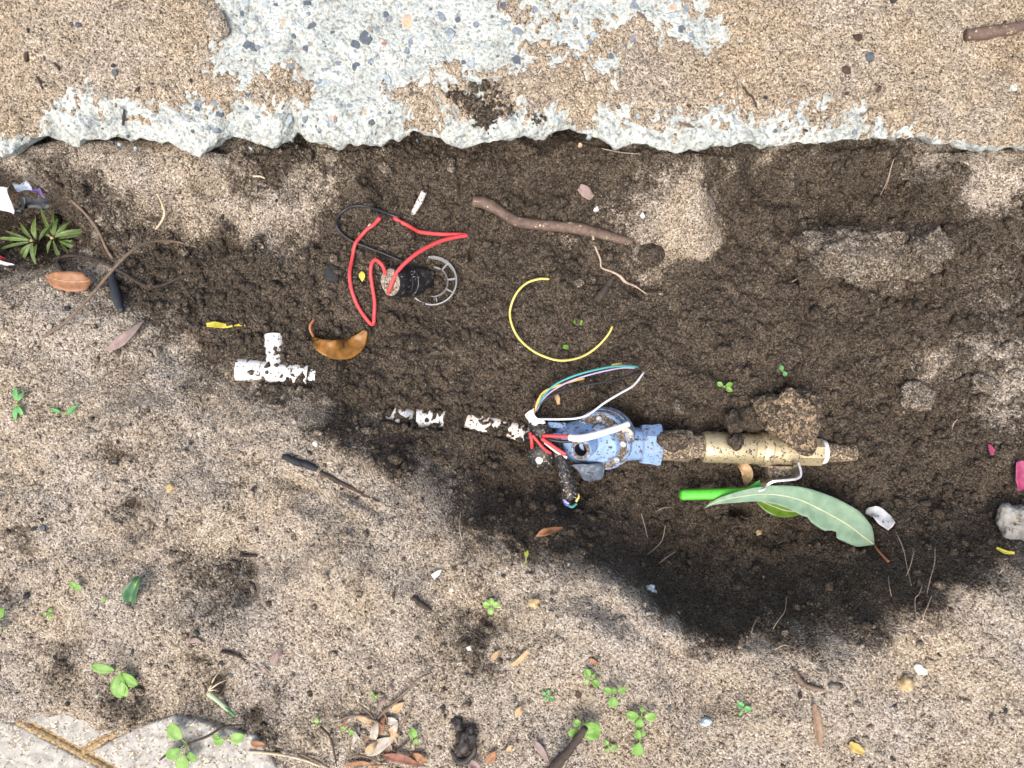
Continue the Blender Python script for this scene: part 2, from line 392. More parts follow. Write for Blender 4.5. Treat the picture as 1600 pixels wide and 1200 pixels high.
DX = .0014
xs_f = np.arange(-.69, .69 + DX, DX); ys_f = np.arange(-.52, .40 + DX, DX)
gx = np.linspace(xs_f[0], xs_f[-1], 210); gy = np.linspace(ys_f[0], ys_f[-1], 150)
pts = []
for q_ in [P(*c) for c in CT] + CTW:          # points that fall together in the place are merged
    for p_ in pts:
        if (p_.x - q_.x) ** 2 + (p_.y - q_.y) ** 2 < .009 ** 2: p_.z = min(p_.z, q_.z) if p_.x < -.55 else (p_.z + q_.z) / 2; break
    else: pts.append(q_)
HC = rbf([(p.x, p.y) for p in pts], [p.z for p in pts], gx, gy)
HB = gblur(upsample(HC, gx, gy, xs_f, ys_f), 3.0)          # the large form
SH = HB.shape
HB = np.minimum(HB, np.interp(ys_f, [-.08, .10], [.034, -.018])[:, None])
def samp(A, x, y):
    i = (y - ys_f[0]) / DX; j = (x - xs_f[0]) / DX
    i = min(max(i, 0), SH[0] - 1.001); j = min(max(j, 0), SH[1] - 1.001)
    a, b = int(i), int(j); fi, fj = i - a, j - b
    return (A[a, b] * (1 - fi) + A[a + 1, b] * fi) * (1 - fj) + (A[a, b + 1] * (1 - fi) + A[a + 1, b + 1] * fi) * fj
def hit(px, py, A):
    z = .05
    while z > -.25:
        p = P(px, py, z)
        if samp(A, p.x, p.y) >= z: break
        z -= .002
    return P(px, py, z + .001)
# damp (1) and dry (0) ground; bank dents also carry painted shade
WT = [(1500, 900, .75), (1560, 870, .7), (1520, 860, .9), (1480, 905, .7), (1400, 935, .9), (1330, 975, .85), (1260, 995, .85), (1080, 390, .05), (1120, 383, .1), (1135, 388, .95), (1100, 345, .0), (1112, 320, .3), (1130, 300, 1), (1040, 340, .05), (1030, 372, .3), (200, 255, .05), (150, 240, .1), (290, 270, .12), (250, 300, .3), (330, 300, .38), (350, 325, .3), (430, 265, .4), (480, 330, .45), (250, 335, .6), (100, 245, .25), (400, 330, .3), (540, 330, .62), (520, 270, .55), (160, 310, .55), (110, 290, .5), (50, 275, .55), (140, 340, .6),
      (1050, 300, .12), (1020, 260, .3), (1060, 370, .05), (1105, 378, .08), (1080, 250, .45), (1010, 320, .3), (1150, 250, .5), (1250, 243, .55), (1550, 285, .22), (1440, 262, .35), (1595, 300, .2), (1500, 240, .3), (1540, 540, .35), (1600, 520, .3), (1570, 575, .45), (1350, 390, .6), (1440, 400, .7), (1000, 460, .8),
      (1585, 335, .5), (990, 385, .5), (1130, 330, .9), (1125, 395, .85), (1080, 410, .8), (965, 300, .8), (985, 250, .55),
      (350, 420, .92), (250, 410, .88), (190, 430, .7), (550, 450, .92), (700, 400, .97), (800, 300, .95), (600, 270, .82), (700, 260, .92), (850, 260, .95), (950, 240, .85), (950, 500, .95), (850, 400, .95), (1200, 300, 1), (1350, 290, 1), (1200, 450, .97), (1400, 470, .97), (1300, 560, 1), (1500, 400, .92), (1460, 330, .97), (1560, 430, .82), (1500, 650, .95),
      (1580, 680, .85), (700, 600, .97), (600, 600, .95), (800, 700, 1), (780, 760, .97), (1000, 800, 1), (1200, 900, .95), (1400, 850, .95), (1100, 920, .95), (1200, 970, .88), (1300, 955, .9), (1360, 930, .95), (1450, 890, .85), (1600, 850, .6), (1600, 770, .7), (500, 560, .92), (350, 560, .8), (250, 530, .62), (200, 510, .55), (230, 470, .85), (300, 585, .55), (440, 608, .75),
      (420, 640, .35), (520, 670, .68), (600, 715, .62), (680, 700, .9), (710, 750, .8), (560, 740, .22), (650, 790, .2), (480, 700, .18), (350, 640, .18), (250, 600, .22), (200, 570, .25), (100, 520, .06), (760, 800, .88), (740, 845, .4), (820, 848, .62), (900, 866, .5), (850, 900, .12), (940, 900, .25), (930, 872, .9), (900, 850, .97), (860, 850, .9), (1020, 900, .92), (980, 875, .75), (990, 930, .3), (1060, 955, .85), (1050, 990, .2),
      (1130, 985, .9), (1210, 1000, .75), (1200, 1025, .2), (1150, 1030, .1), (1310, 985, .65), (1310, 1010, .3), (1400, 950, .5), (1400, 1010, .3), (1275, 1040, .45), (1500, 925, .25), (1600, 905, .2), (100, 840, .12), (60, 865, .5), (390, 900, .62), (375, 880, .55), (300, 850, .28), (330, 905, .42), (270, 828, .36), (210, 828, .4), (420, 870, .1), (450, 910, .05), (150, 785, .22), (150, 830, .1), (30, 830, .3), (1010, 1030, .3), (980, 985, .42), (1060, 1045, .1), (0, 600, .02), (200, 700, 0), (400, 760, .02), (0, 1000, .1), (200, 1000, .12), (400, 1000, .1),  # sand bank dents darkened here: shade painted in, partly dark organic soil
      (600, 1000, .12), (800, 1000, .2), (1000, 1000, .02), (1200, 1080, .06), (1400, 1150, .04), (1600, 1050, .02), (800, 1150, .08), (100, 1100, .18), (725, 1150, .3), (770, 985, .38), (960, 965, .3), (50, 350, .95), (100, 400, .85), (100, 330, .95), (20, 300, .95), (130, 370, .85), (60, 268, .5), (20, 262, .5), (120, 300, .6), (150, 430, .4), (80, 450, .15), (0, 440, .3), (0, 1150, .15), (340, 1075, .4), (300, 760, .03), (500, 850, .02), (600, 900, .1)]
wp = [hit(a, b, HB) for a, b, _ in WT]
WET_SHADE_C = upsample(rbf([(p.x, p.y) for p in wp], [c for *_, c in WT], gx, gy), gx, gy, xs_f, ys_f)
WET_SHADE_F = WET_SHADE_C + .20 * np.clip(gnoise(SH, 9, 81) * .7 + gnoise(SH, 3, 82) * .5 - .75, 0, 1.2) + .10 * gnoise(SH, 14, 1) + .07 * gnoise(SH, 5, 2) + .05 * gnoise(SH, 1.6, 3)
wet_shade_map = np.clip(WET_SHADE_F, 0, 1)
soft = sstep(.35, .75, gblur(wet_shade_map, 4))

# fine relief: soft hollows in the sand, crumbs and clots in the damp soil
H = HB.copy()
H += (1 - soft) * (.0030 * gnoise(SH, 26, 4) + .0020 * gnoise(SH, 11, 5) + .0010 * gnoise(SH, 4.5, 16) + .0006 * gnoise(SH, 2.0, 6))
H += soft * (.0040 * gnoise(SH, 42, 77) + .0042 * gnoise(SH, 18, 7) + .0020 * gnoise(SH, 7, 8) + .0010 * gnoise(SH, 3.2, 18) + .0006 * gnoise(SH, 1.6, 9))
rg = 1 - np.abs(gnoise(SH, 11, 10)); H += soft * .0034 * np.clip(rg, -1, 1)
B = np.zeros(SH)
for k in range(15000):
    i, j = rng.integers(10, SH[0] - 10), rng.integers(10, SH[1] - 10)
    if rng.random() > .12 + .88 * soft[i, j]: continue
    r = min(.0016 * rng.pareto(2.1) + .0015, .010) / DX; n = int(r) + 1
    a = slice(max(i - n, 0), i + n + 1); b = slice(max(j - n, 0), j + n + 1)
    yy, xx = np.mgrid[a, b]; yy = yy[:SH[0]]; 
    e = 1 + .4 * rng.standard_normal(2) * .4; th = rng.random() * 3.14
    u = ((xx - j) * math.cos(th) + (yy - i) * math.sin(th)) * e[0]; v = (-(xx - j) * math.sin(th) + (yy - i) * math.cos(th)) * e[1]
    q = np.clip(1 - (u * u + v * v) / (r * r), 0, 1) ** .6 * r * DX * .75
    B[a, b] = np.maximum(B[a, b], q[:B[a, b].shape[0], :B[a, b].shape[1]])
H += B * (.35 + .65 * soft)

# hollows and cracks
def dent(px, py, r_px, depth, ang=0., ratio=1.):
    global H
    p = hit(px, py, HB); r = mm(r_px, p.z); X, Y = xs_f[None, :] - p.x, ys_f[:, None] - p.y
    u = X * math.cos(ang) + Y * math.sin(ang); v = (-X * math.sin(ang) + Y * math.cos(ang)) * ratio
    H -= 1.5 * depth * np.exp(-((u * u + v * v) / (r * r)) ** 1.5)
for d in [(1160, 800, 16, .022, 0, 1.6), (1300, 347, 34, .016, 0, 2.2), (1340, 440, 40, .010, -.3, 2.4), (1240, 428, 25, .010, 0, 2), (500, 385, 6, .006), (735, 395, 14, .010, 1.5, 3.), (900, 705, 40, .006), (1135, 660, 50, .012, 0, 3.), (990, 655, 18, .016),
          (460, 755, 40, .006, -.35, 4.), (560, 780, 40, .006, -.45, 5.), (1040, 1010, 60, .005, -.62, 5.), (390, 880, 20, .008), (385, 925, 16, .010), (770, 975, 18, .008), (340, 1070, 14, .012, 1.2, 1.6), (210, 830, 45, .006, .1, 4.), (60, 870, 30, .006, .3, 2.5), (110, 1010, 20, .004), (880, 840, 30, .006, 0, 3.),
          (800, 650, 14, .008), (1170, 860, 60, .004), (350, 385, 30, .004, 0, 3), (330, 295, 24, .008, .3, 2.), (260, 320, 40, .007, .4, 3.), (720, 290, 12, .008, 1.4, 3.), (825, 300, 14, .006),
          (300, 790, 70, -.009, .2, 1.4), (530, 890, 55, -.010, .5, 1.2), (310, 990, 60, -.008, 0, 1.3), (600, 800, 50, -.007, -.5, 1.6), (940, 985, 45, -.010, -.6, 2.), (440, 868, 38, .009, .4, 1.3), (150, 850, 60, .006, .1, 2.2), (650, 880, 45, .008, .3, 1.6), (100, 985, 40, .006), (700, 1080, 60, -.006),
          (200, 660, 60, -.006, .3, 1.8), (60, 760, 60, .005, 0, 1.6), (480, 780, 50, .006, -.4, 2.6), (1250, 1110, 70, -.006), (1420, 1060, 50, .006, .3, 1.5), (1120, 1080, 50, .005, 0, 1.4), (850, 1110, 50, .006, .2, 1.3), (500, 1090, 45, .005, .2, 1.5), (240, 1040, 30, -.006), (420, 800, 30, .005, .6, 2.)]: dent(*d)

# clear of soil round the valve and its cable, and under the long leaf
ZC = hit(1000, 700, HB).z + .018
def clear(px, py, z, r, slope):
    global H
    p = P(px, py, z); d = np.hypot(xs_f[None, :] - p.x, ys_f[:, None] - p.y)
    cut = z + np.maximum(0, d - r) * slope + .0012 * gnoise(SH, 4, 300 + px)
    wet_shade_map[:] = np.maximum(wet_shade_map, .92 * sstep(.002, .010, H - cut))       # fresh cut soil is damp
    H = np.minimum(H, cut)
for x_, y_ in ((840, 680), (846, 706), (872, 715), (884, 745), (890, 770), (920, 735)): clear(x_, y_, ZC - .010, .018, 3.6)
for x_, y_ in ((1300, 812), (1335, 830)): clear(x_, y_, ZC - .008, .014, 3.2)
# buried white pipe work: soil lies in a thin ragged skin on it
LIFT = {}
pipes = []
def buried(p0, p1, r_px, dz, expose, tag_=None):
    a = hit(*p0, HB); b = hit(*p1, HB); r = mm(r_px, (a.z + b.z) / 2)
    a.z += dz - r; b.z += dz - r
    pipes.append((a, b, r, expose)); return a, b, r
TEE_RUN = buried((368, 577), (492, 588), 19, .008, .95)
TEE_BR = buried((428, 580), (427, 524), 15, .007, 1.1)
RUN_A = buried((602, 644), (645, 652), 14, .002, .1)
RUN_B = buried((648, 653), (694, 655), 17, .003, .2)
RUN_C = buried((725, 655), (822, 678), 16, .003, .2)
n_a = gnoise(SH, 5.0, 21) * .6 + gnoise(SH, 1.1, 22) * .6
for a, b, r, ex in pipes:
    ax = Vector((b.x - a.x, b.y - a.y)); Ln = ax.length; ax /= Ln
    X, Y = xs_f[None, :] - a.x, ys_f[:, None] - a.y
    s = X * ax.x + Y * ax.y; d = np.abs(-X * ax.y + Y * ax.x)
    ins = (s > 0) & (s < Ln) & (d < r)
    zp = a.z + (b.z - a.z) * np.clip(s / Ln, 0, 1) + np.sqrt(np.clip(r * r - d * d, 0, None))
    bank = a.z + (b.z - a.z) * np.clip(s / Ln, 0, 1) + r * .78 - np.maximum(0, d - r) * .35 - np.maximum(0, np.maximum(-s, s - Ln)) * .35 + .0010 * n_a
    H = np.where(ins | (np.maximum(d - r, np.maximum(-s, s - Ln)) > .03), H, np.maximum(H, bank))     # soil packed against the pipe
    skin = zp + .0022 * (n_a - ex) - .0004
    side = sstep(.66, .97, d / r) * .005
    H = np.where(ins, np.maximum(skin + side, zp - .004), H)

# stretch of plain ground around the detailed part
def grow(d0, end):
    o = []; d = d0; x = 0
    while x < end: x += d; d *= 1.22; o.append(x)
    return np.array(o)
g_ = grow(DX * 1.5, 11.)
XS = np.concatenate([xs_f[0] - g_[::-1], xs_f, xs_f[-1] + g_]); YS = np.concatenate([ys_f[0] - g_[::-1], ys_f, ys_f[-1] + grow(DX * 4, .6)])
ngx, ngy = len(g_), len(g_)
padn = len(YS) - ngy - len(ys_f)
HH = np.pad(H, ((ngy, padn), (ngx, ngx)), mode='edge'); WW = np.pad(wet_shade_map, ((ngy, padn), (ngx, ngx)), mode='edge')
dxo = np.maximum(0, np.maximum(xs_f[0] - XS, XS - xs_f[-1])); dyo = np.maximum(0, ys_f[0] - YS)
dd = np.hypot(dxo[None, :], dyo[:, None]); fal = np.exp(-(dd / .12) ** 2)
EDGE_PX = [(-220, 248), (-60, 240), (0, 238), (22, 252), (45, 232), (80, 217), (130, 226), (200, 216), (270, 226), (310, 241), (338, 240), (352, 224), (366, 213), (400, 217), (428, 233), (445, 222), (464, 206), (480, 219), (530, 231), (600, 223), (640, 217), (671, 212), (700, 226),
           (740, 232), (770, 230), (800, 226), (850, 216), (890, 210), (930, 217), (960, 230), (1000, 234), (1100, 239), (1180, 232), (1260, 230), (1330, 229), (1400, 222), (1450, 230), (1520, 236), (1600, 234), (1800, 236)]
ep = [P(a, b, -.02) for a, b in EDGE_PX]
ex_, ey_ = np.array([p.x for p in ep]), np.array([p.y for p in ep])
def edge_y(x): return np.interp(x, ex_, ey_)
inslab = sstep(-.02, .04, YS[:, None] - edge_y(XS)[None, :])
target = 0.0 * (1 - inslab) - .12 * inslab
HH = HH * fal + (target + .004 * np.pad(gnoise(SH, 18, 33), ((ngy, padn), (ngx, ngx)), mode='edge')) * (1 - fal)
HH = np.where(inslab > .5, np.minimum(HH, -.07), HH)
WW = WW * fal + .08 * (1 - fal)
GX, GY = np.meshgrid(XS, YS)
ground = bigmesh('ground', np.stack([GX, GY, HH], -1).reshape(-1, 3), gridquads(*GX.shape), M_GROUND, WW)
tag(ground, 'tan sandy ground dug out into a dark damp trench', 'ground', kind='structure')
def G(px, py, lift=0.):
    p = hit(px, py, H); p.z += lift; return p
Hs = gblur(H, 2.0)
def Hat(x, y): return samp(Hs, x, y)

# crumbs lying loose
ICO = [Vector(v) for v in [(0, 0, -1), (.7236, -.5257, -.4472), (-.2764, -.8506, -.4472), (-.8944, 0, -.4472), (-.2764, .8506, -.4472), (.7236, .5257, -.4472), (.2764, -.8506, .4472), (-.7236, -.5257, .4472), (-.7236, .5257, .4472), (.2764, .8506, .4472), (.8944, 0, .4472), (0, 0, 1)]]
ICOF = np.array([(0, 1, 2), (1, 0, 5), (0, 2, 3), (0, 3, 4), (0, 4, 5), (1, 5, 10), (2, 1, 6), (3, 2, 7), (4, 3, 8), (5, 4, 9), (1, 10, 6), (2, 6, 7), (3, 7, 8), (4, 8, 9), (5, 9, 10), (6, 10, 11), (7, 6, 11), (8, 7, 11), (9, 8, 11), (10, 9, 11)])
ICOA = np.array([tuple(v) for v in ICO])
def crumbs(name, cx, cy, cz, rad, wet_shade, m, seed):
    n = len(cx); g = np.random.default_rng(seed)
    k = 1 + .28 * g.standard_normal((n, 12, 1)).clip(-1.6, 1.6)
    sc = 1 + .22 * g.standard_normal((n, 1, 3))
    V = ICOA[None] * k * sc * rad[:, None, None] + np.stack([cx, cy, cz], -1)[:, None, :]
    Q = (ICOF[None] + (np.arange(n) * 12)[:, None, None]).reshape(-1, 3)
    return bigmesh(name, V.reshape(-1, 3), Q, m, np.repeat(wet_shade, 12))
def scatter(n, cond, rlo, rhi, power, seed, dwet):
    g = np.random.default_rng(seed)
    i = g.integers(5, SH[0] - 5, n * 4); j = g.integers(5, SH[1] - 5, n * 4)
    inn = ys_f[i] < edge_y(xs_f[j]) + .01
    ok = (g.random(n * 4) < cond[i, j]) & inn; i, j = i[ok][:n], j[ok][:n]
    r = np.minimum(rlo * (1 + g.pareto(power, len(i))), rhi)
    x = xs_f[j] + g.uniform(-.5, .5, len(i)) * DX; y = ys_f[i] + g.uniform(-.5, .5, len(i)) * DX
    return x, y, H[i, j] + r * .25, r, np.clip(wet_shade_map[i, j] + dwet * g.standard_normal(len(i)), 0, 1)
c1 = scatter(17000, soft * .95 + .02, .0010, .0068, 2.1, 51, .10)
tag(crumbs('soil_crumbs', *c1, M_GROUND, 52), 'loose dark soil crumbs scattered over the trench floor', 'soil crumbs', kind='stuff')
c2 = scatter(5000, (1 - soft) * .8, .0009, .0040, 2.6, 53, .25)
tag(crumbs('sand_grit', *c2, M_GROUND, 54), 'loose grit scattered over the pale sand', 'grit', kind='stuff')

# ------------------------------------------------------------------ concrete slab along the top
M_CONC = concrete_material()
sx = np.concatenate([xs_f[0] - g_[::-1], np.arange(xs_f[0], xs_f[-1], .0016), xs_f[-1] + g_])
nsx = len(sx)
TOPN = 150
shp = (TOPN, nsx)
ez = edge_y(sx)
r1 = np.interp(np.arange(nsx), np.arange(nsx), gnoise((8, nsx), 6, 61)[4]); r2 = gnoise((8, nsx), 2.2, 62)[4]
ez = ez + .0022 * r1 + .0007 * r2 + .0003 * gnoise((8, nsx), 1.0, 60)[4]
off_t = np.concatenate([np.arange(0, 140) * .0017, .238 + grow(.003, 9.)])
nt_ = len(off_t)
top_noise = np.zeros((nt_, nsx)); 
gg = gnoise((200, nsx), 9, 63)[:nt_] * .0011 + gnoise((200, nsx), 3.2, 64)[:nt_] * .0008 + gnoise((200, nsx), 1.3, 65)[:nt_] * .0004
drop = -.011 * np.exp(-(off_t / .009) ** 1.2)[:, None] * (1 + .25 * gnoise((8, nsx), 25, 66)[4])[None, :]
chip = -.006 * np.clip(gnoise((200, nsx), 7, 67)[:nt_] - .6, 0, None) * np.exp(-(off_t / .05))[:, None]
Ztop = .004 + drop + gg + chip + (gg * 2.4 + .0012 * gnoise((200, nsx), 1.5, 59)[:nt_]) * np.exp(-(off_t / .03))[:, None]
Ytop = ez[None, :] + off_t[:, None]
zf = np.linspace(0, 1, 26)[1:]
Zf = Ztop[0][None, :] + (-.060 - Ztop[0][None, :]) * zf[:, None]
fn = gnoise((64, nsx), 5, 68)[:25] * .0028 + gnoise((64, nsx), 2, 69)[:25] * .0013
Yf = ez[None, :] + (.002 * zf[:, None] + .030 * zf[:, None] ** 1.3) + fn * np.minimum(1, zf * 5)[:, None]
un = np.array([.02, .06, .15, .3, 9.5])
Yu = Yf[-1][None, :] + un[:, None]; Zu = np.full_like(Yu, -.061)
Ya = np.concatenate([Yu[::-1], Yf[::-1], Ytop]); Za = np.concatenate([Zu[::-1], Zf[::-1], Ztop])
Xa = np.broadcast_to(sx[None, :], Ya.shape)
slab = bigmesh('concrete_slab', np.stack([Xa, Ya, Za], -1).reshape(-1, 3), gridquads(*Ya.shape), M_CONC)
tag(slab, 'pale weathered concrete slab with a broken ragged edge over the trench', 'pavement', kind='structure')

# sand lying on the slab
SP = [(0, 0, 1), (150, 0, 1), (330, 0, .5), (355, 0, -.5), (330, 60, .35), (300, 100, .9), (360, 60, -.8), (345, 110, -.1), (390, 120, -.4), (420, 135, .1), (350, 135, .8), (470, 148, .35), (520, 150, -.6), (200, 130, .9), (60, 130, 1), (0, 180, 1), (40, 190, .5), (60, 165, .3), (70, 180, -.3), (100, 190, -.6), (140, 165, -.2),
      (200, 175, -.2), (260, 172, .1), (320, 165, 0), (380, 165, -.2), (440, 170, -.4), (300, 200, -.9), (200, 205, -.8), (400, 200, -.9), (0, 222, -.1), (0, 238, -1), (25, 235, -1.2), (60, 212, -.8), (60, 200, -.2), (500, 190, -.9), (500, 60, -1), (600, 30, -1), (600, 100, -1), (700, 60, -1), (780, 90, -.8), (560, 140, -.7), (620, 150, .0), (650, 140, .25), (700, 150, .5), (650, 165, .2), (600, 180, -.6),
      (700, 185, -.3), (760, 130, .2), (800, 110, 0), (780, 150, .9), (850, 100, .5), (800, 60, -.5), (820, 20, .2), (790, 10, .1), (870, 30, -.2), (900, 60, -.3), (880, 80, .1), (930, 100, -.3), (945, 110, -.4), (960, 70, .2), (980, 40, .3), (1020, 20, -.3), (1060, 20, -.3), (1090, 60, -.2), (1130, 60, -.3), (1145, 70, -.2), (1060, 70, .3), (1020, 80, .6), (1000, 130, 1), (900, 140, 1),
      (1100, 110, 1), (1180, 40, 1), (1130, 10, .5), (1300, 60, 1), (1500, 60, 1), (1590, 120, .5), (1580, 40, .8), (1400, 130, 1), (1200, 150, 1), (850, 175, -.05), (760, 195, -.8), (820, 200, -.7), (900, 195, -.4), (960, 190, -.1), (1040, 190, 0), (1080, 200, -.4), (1130, 190, -.1), (1200, 195, .1), (1230, 185, -.1), (1300, 195, .0), (1360, 190, .1), (1420, 190, .2), (1440, 180, .5), (1150, 215, -.7), (1000, 215, -.8), (1300, 215, -.6),
      (1400, 215, -.3), (1460, 210, .5), (1540, 200, .7), (1600, 190, .7), (1500, 225, .5), (1600, 225, .5), (-60, 100, 1), (1660, 100, 1), (500, -40, -1), (700, -40, -1), (900, -40, -.4), (200, -40, 1), (1200, -40, 1), (360, -40, -.1)]
sp_w = [P(a, b, .004) for a, b, _ in SP]
yt = np.linspace(.22, .62, 90); xt = np.linspace(-.75, .75, 240)
SM = rbf([(p.x, p.y) for p in sp_w], [c for *_, c in SP], xt, yt)
def bil(A, gx_, gy_, X, Y):
    i = np.clip((Y - gy_[0]) / (gy_[1] - gy_[0]), 0, len(gy_) - 1.001); j = np.clip((X - gx_[0]) / (gx_[1] - gx_[0]), 0, len(gx_) - 1.001)
    a, b = i.astype(int), j.astype(int); fi, fj = i - a, j - b
    return (A[a, b] * (1 - fi) + A[a + 1, b] * fi) * (1 - fj) + (A[a, b + 1] * (1 - fi) + A[a + 1, b + 1] * fi) * fj
msk = bil(SM, xt, yt, np.broadcast_to(sx[None, :], Ytop.shape), Ytop)
n3 = gnoise((200, nsx), 8, 71)[:nt_] * .18 + gnoise((200, nsx), 3, 72)[:nt_] * .22 + gnoise((200, nsx), 1.0, 73)[:nt_] * .26
msk = msk + n3 * np.clip(1.25 - np.abs(msk), .25, 1)
far_ = sstep(.20, .34, off_t)[:, None]; msk = msk * (1 - far_) + (.9 + 0 * msk) * far_
thick = np.clip(msk * .0042, -.004, .0048) + .0006 * gnoise((200, nsx), 1.2, 74)[:nt_] * (msk > 0)
smooth_z = gblur(Ztop, 3) * .5 + Ztop * .5
Zs = np.where(thick > 0, np.maximum(smooth_z, Ztop) + thick + .0003, Ztop + thick)
Q = gridquads(nt_, nsx); keep = (thick.ravel()[Q] > -.0003).any(1)
Q = Q[keep]; used = np.unique(Q); remap = np.full(nt_ * nsx, -1); remap[used] = np.arange(len(used))
Vs = np.stack([np.broadcast_to(sx[None, :], Ytop.shape), Ytop, Zs], -1).reshape(-1, 3)[used]
wets = (.10 * gnoise((200, nsx), 20, 75)[:nt_] + .03 + .07 * gnoise((200, nsx), 3, 76)[:nt_]).clip(0, .35).reshape(-1)[used]
sand_on = bigmesh('sand_layer', Vs, remap[Q], M_SLABSAND, wets)
tag(sand_on, 'thin layer of tan sand spread over the concrete slab', 'sand', kind='stuff')
def slab_z(x, y):
    j = int(np.clip(np.searchsorted(sx, x), 0, nsx - 1)); i = int(np.clip(np.searchsorted(Ytop[:, j], y), 0, nt_ - 1))
    return max(Ztop[i, j], Zs[i, j])
def SL(px, py, lift=0.):
    p = P(px, py, .006); p.z = slab_z(p.x, p.y) + lift; return p

# stones of the concrete, worn free of the cement: pieces of the slab
stone_m = [mat('blue_grey_stone', (.165, .195, .225), .75, var=.3, vscale=300, bump=.3), mat('dark_blue_stone', (.08, .098, .12), .7, var=.3, vscale=300, bump=.3),
           mat('light_grey_stone', (.30, .35, .37), .8, var=.25, vscale=300, bump=.3), mat('tan_stone', (.42, .33, .23), .8, var=.25, vscale=300, bump=.3), mat('rust_stone', (.33, .12, .09), .8, var=.25, vscale=300)]
def stone_mesh(seed, m):
    r_ = random.Random(seed); n = r_.choice([5, 6, 6, 7, 8]); V = []; F = []
    rr = [r_.uniform(.7, 1.15) for _ in range(n)]; el = r_.uniform(.6, 1)
    for lv, (k, z) in enumerate(((1.0, -.8), (1.0, .02), (.8, .16))):
        for i in range(n):
            th = 2 * math.pi * (i + r_.uniform(-.12, .12) * (lv == 0)) / n
            V.append((math.cos(th) * rr[i] * k, math.sin(th) * rr[i] * k * el, z + r_.uniform(-.03, .03)))
    for lv in (0, 1):
        for i in range(n): F.append((lv * n + i, lv * n + (i + 1) % n, (lv + 1) * n + (i + 1) % n, (lv + 1) * n + i))
    F.append(tuple(2 * n + i for i in range(n)))
    me = bpy.data.meshes.new('stone'); me.from_pydata(V, [], F); me.materials.append(m); return me
SMESH = [[stone_mesh(s * 10 + k, stone_m[k]) for s in range(6)] for k in range(5)]
big_st = [(570, 60, 12, 1), (556, 70, 9, 1), (608, 28, 8, 0), (640, 33, 14, 3), (700, 52, 15, 0), (705, 58, 9, 2), (601, 70, 6, 4), (783, 10, 11, 1), (835, 15, 9, 0), (808, 50, 10, 0), (808, 93, 9, 1), (680, 92, 9, 0), (635, 78, 8, 0), (625, 40, 8, 0), (690, 25, 10, 0), (735, 100, 8, 2), (480, 5, 7, 1), (488, 42, 8, 1),
          (477, 75, 7, 1), (403, 73, 6, 0), (453, 103, 7, 0), (520, 52, 5, 1), (400, 30, 6, 0), (470, 30, 5, 2), (510, 130, 8, 2), (465, 127, 7, 2), (445, 182, 10, 2), (475, 183, 6, 0), (500, 157, 8, 2), (310, 162, 8, 0), (335, 161, 8, 0), (308, 170, 5, 1), (325, 198, 5, 0), (300, 205, 4, 1), (540, 15, 10, 2), (990, 10, 9, 0), (930, 55, 11, 2), (870, 60, 10, 2),
          (1050, 25, 6, 2), (1052, 12, 7, 3), (1080, 58, 8, 0), (955, 88, 6, 1), (530, 100, 7, 0), (605, 125, 10, 2), (545, 165, 7, 0), (600, 20, 7, 1), (660, 60, 9, 2), (640, 110, 8, 2), (745, 40, 7, 0), (760, 75, 7, 2), (715, 30, 6, 1), (580, 95, 7, 0), (590, 45, 6, 0), (900, 30, 8, 0), (850, 70, 7, 3), (905, 12, 7, 2), (990, 60, 7, 0), (1000, 82, 5, 1), (1120, 45, 5, 2), (1045, 70, 6, 3)]
r_ = random.Random(5)
def add_stone(px, py, rp, k):
    p = P(px, py, .004); z = slab_z(p.x, p.y)
    if z > .0075: return
    o = bpy.data.objects.new('stone', r_.choice(SMESH[k])); C.objects.link(o); o.parent = slab
    s = mm(rp, 0); o.location = (p.x, p.y, z - .0003); o.scale = (s, s, .006); o.rotation_euler = (r_.uniform(-.06, .06), r_.uniform(-.06, .06), r_.uniform(0, 6.28))
for s in big_st: add_stone(*s)
cnt = 0
while cnt < 210:
    px, py = r_.uniform(330, 1160), r_.uniform(-20, 205)
    if px > 900 and py > 95 and r_.random() < .75: continue
    p = P(px, py, .004)
    if bil(SM, xt, yt, np.array([p.x]), np.array([p.y]))[0] > -.1: continue
    add_stone(px, py, min(2.0 * (1 + r_.paretovariate(2.0) - 1), 7.5), r_.choices(range(5), (6, 4, 8, 2, .5))[0]); cnt += 1
for _ in range(60):
    px = r_.uniform(80, 1400); py = r_.uniform(165, 222); add_stone(px, py, r_.uniform(2, 5), r_.choices(range(5), (4, 2, 9, 2, .2))[0])

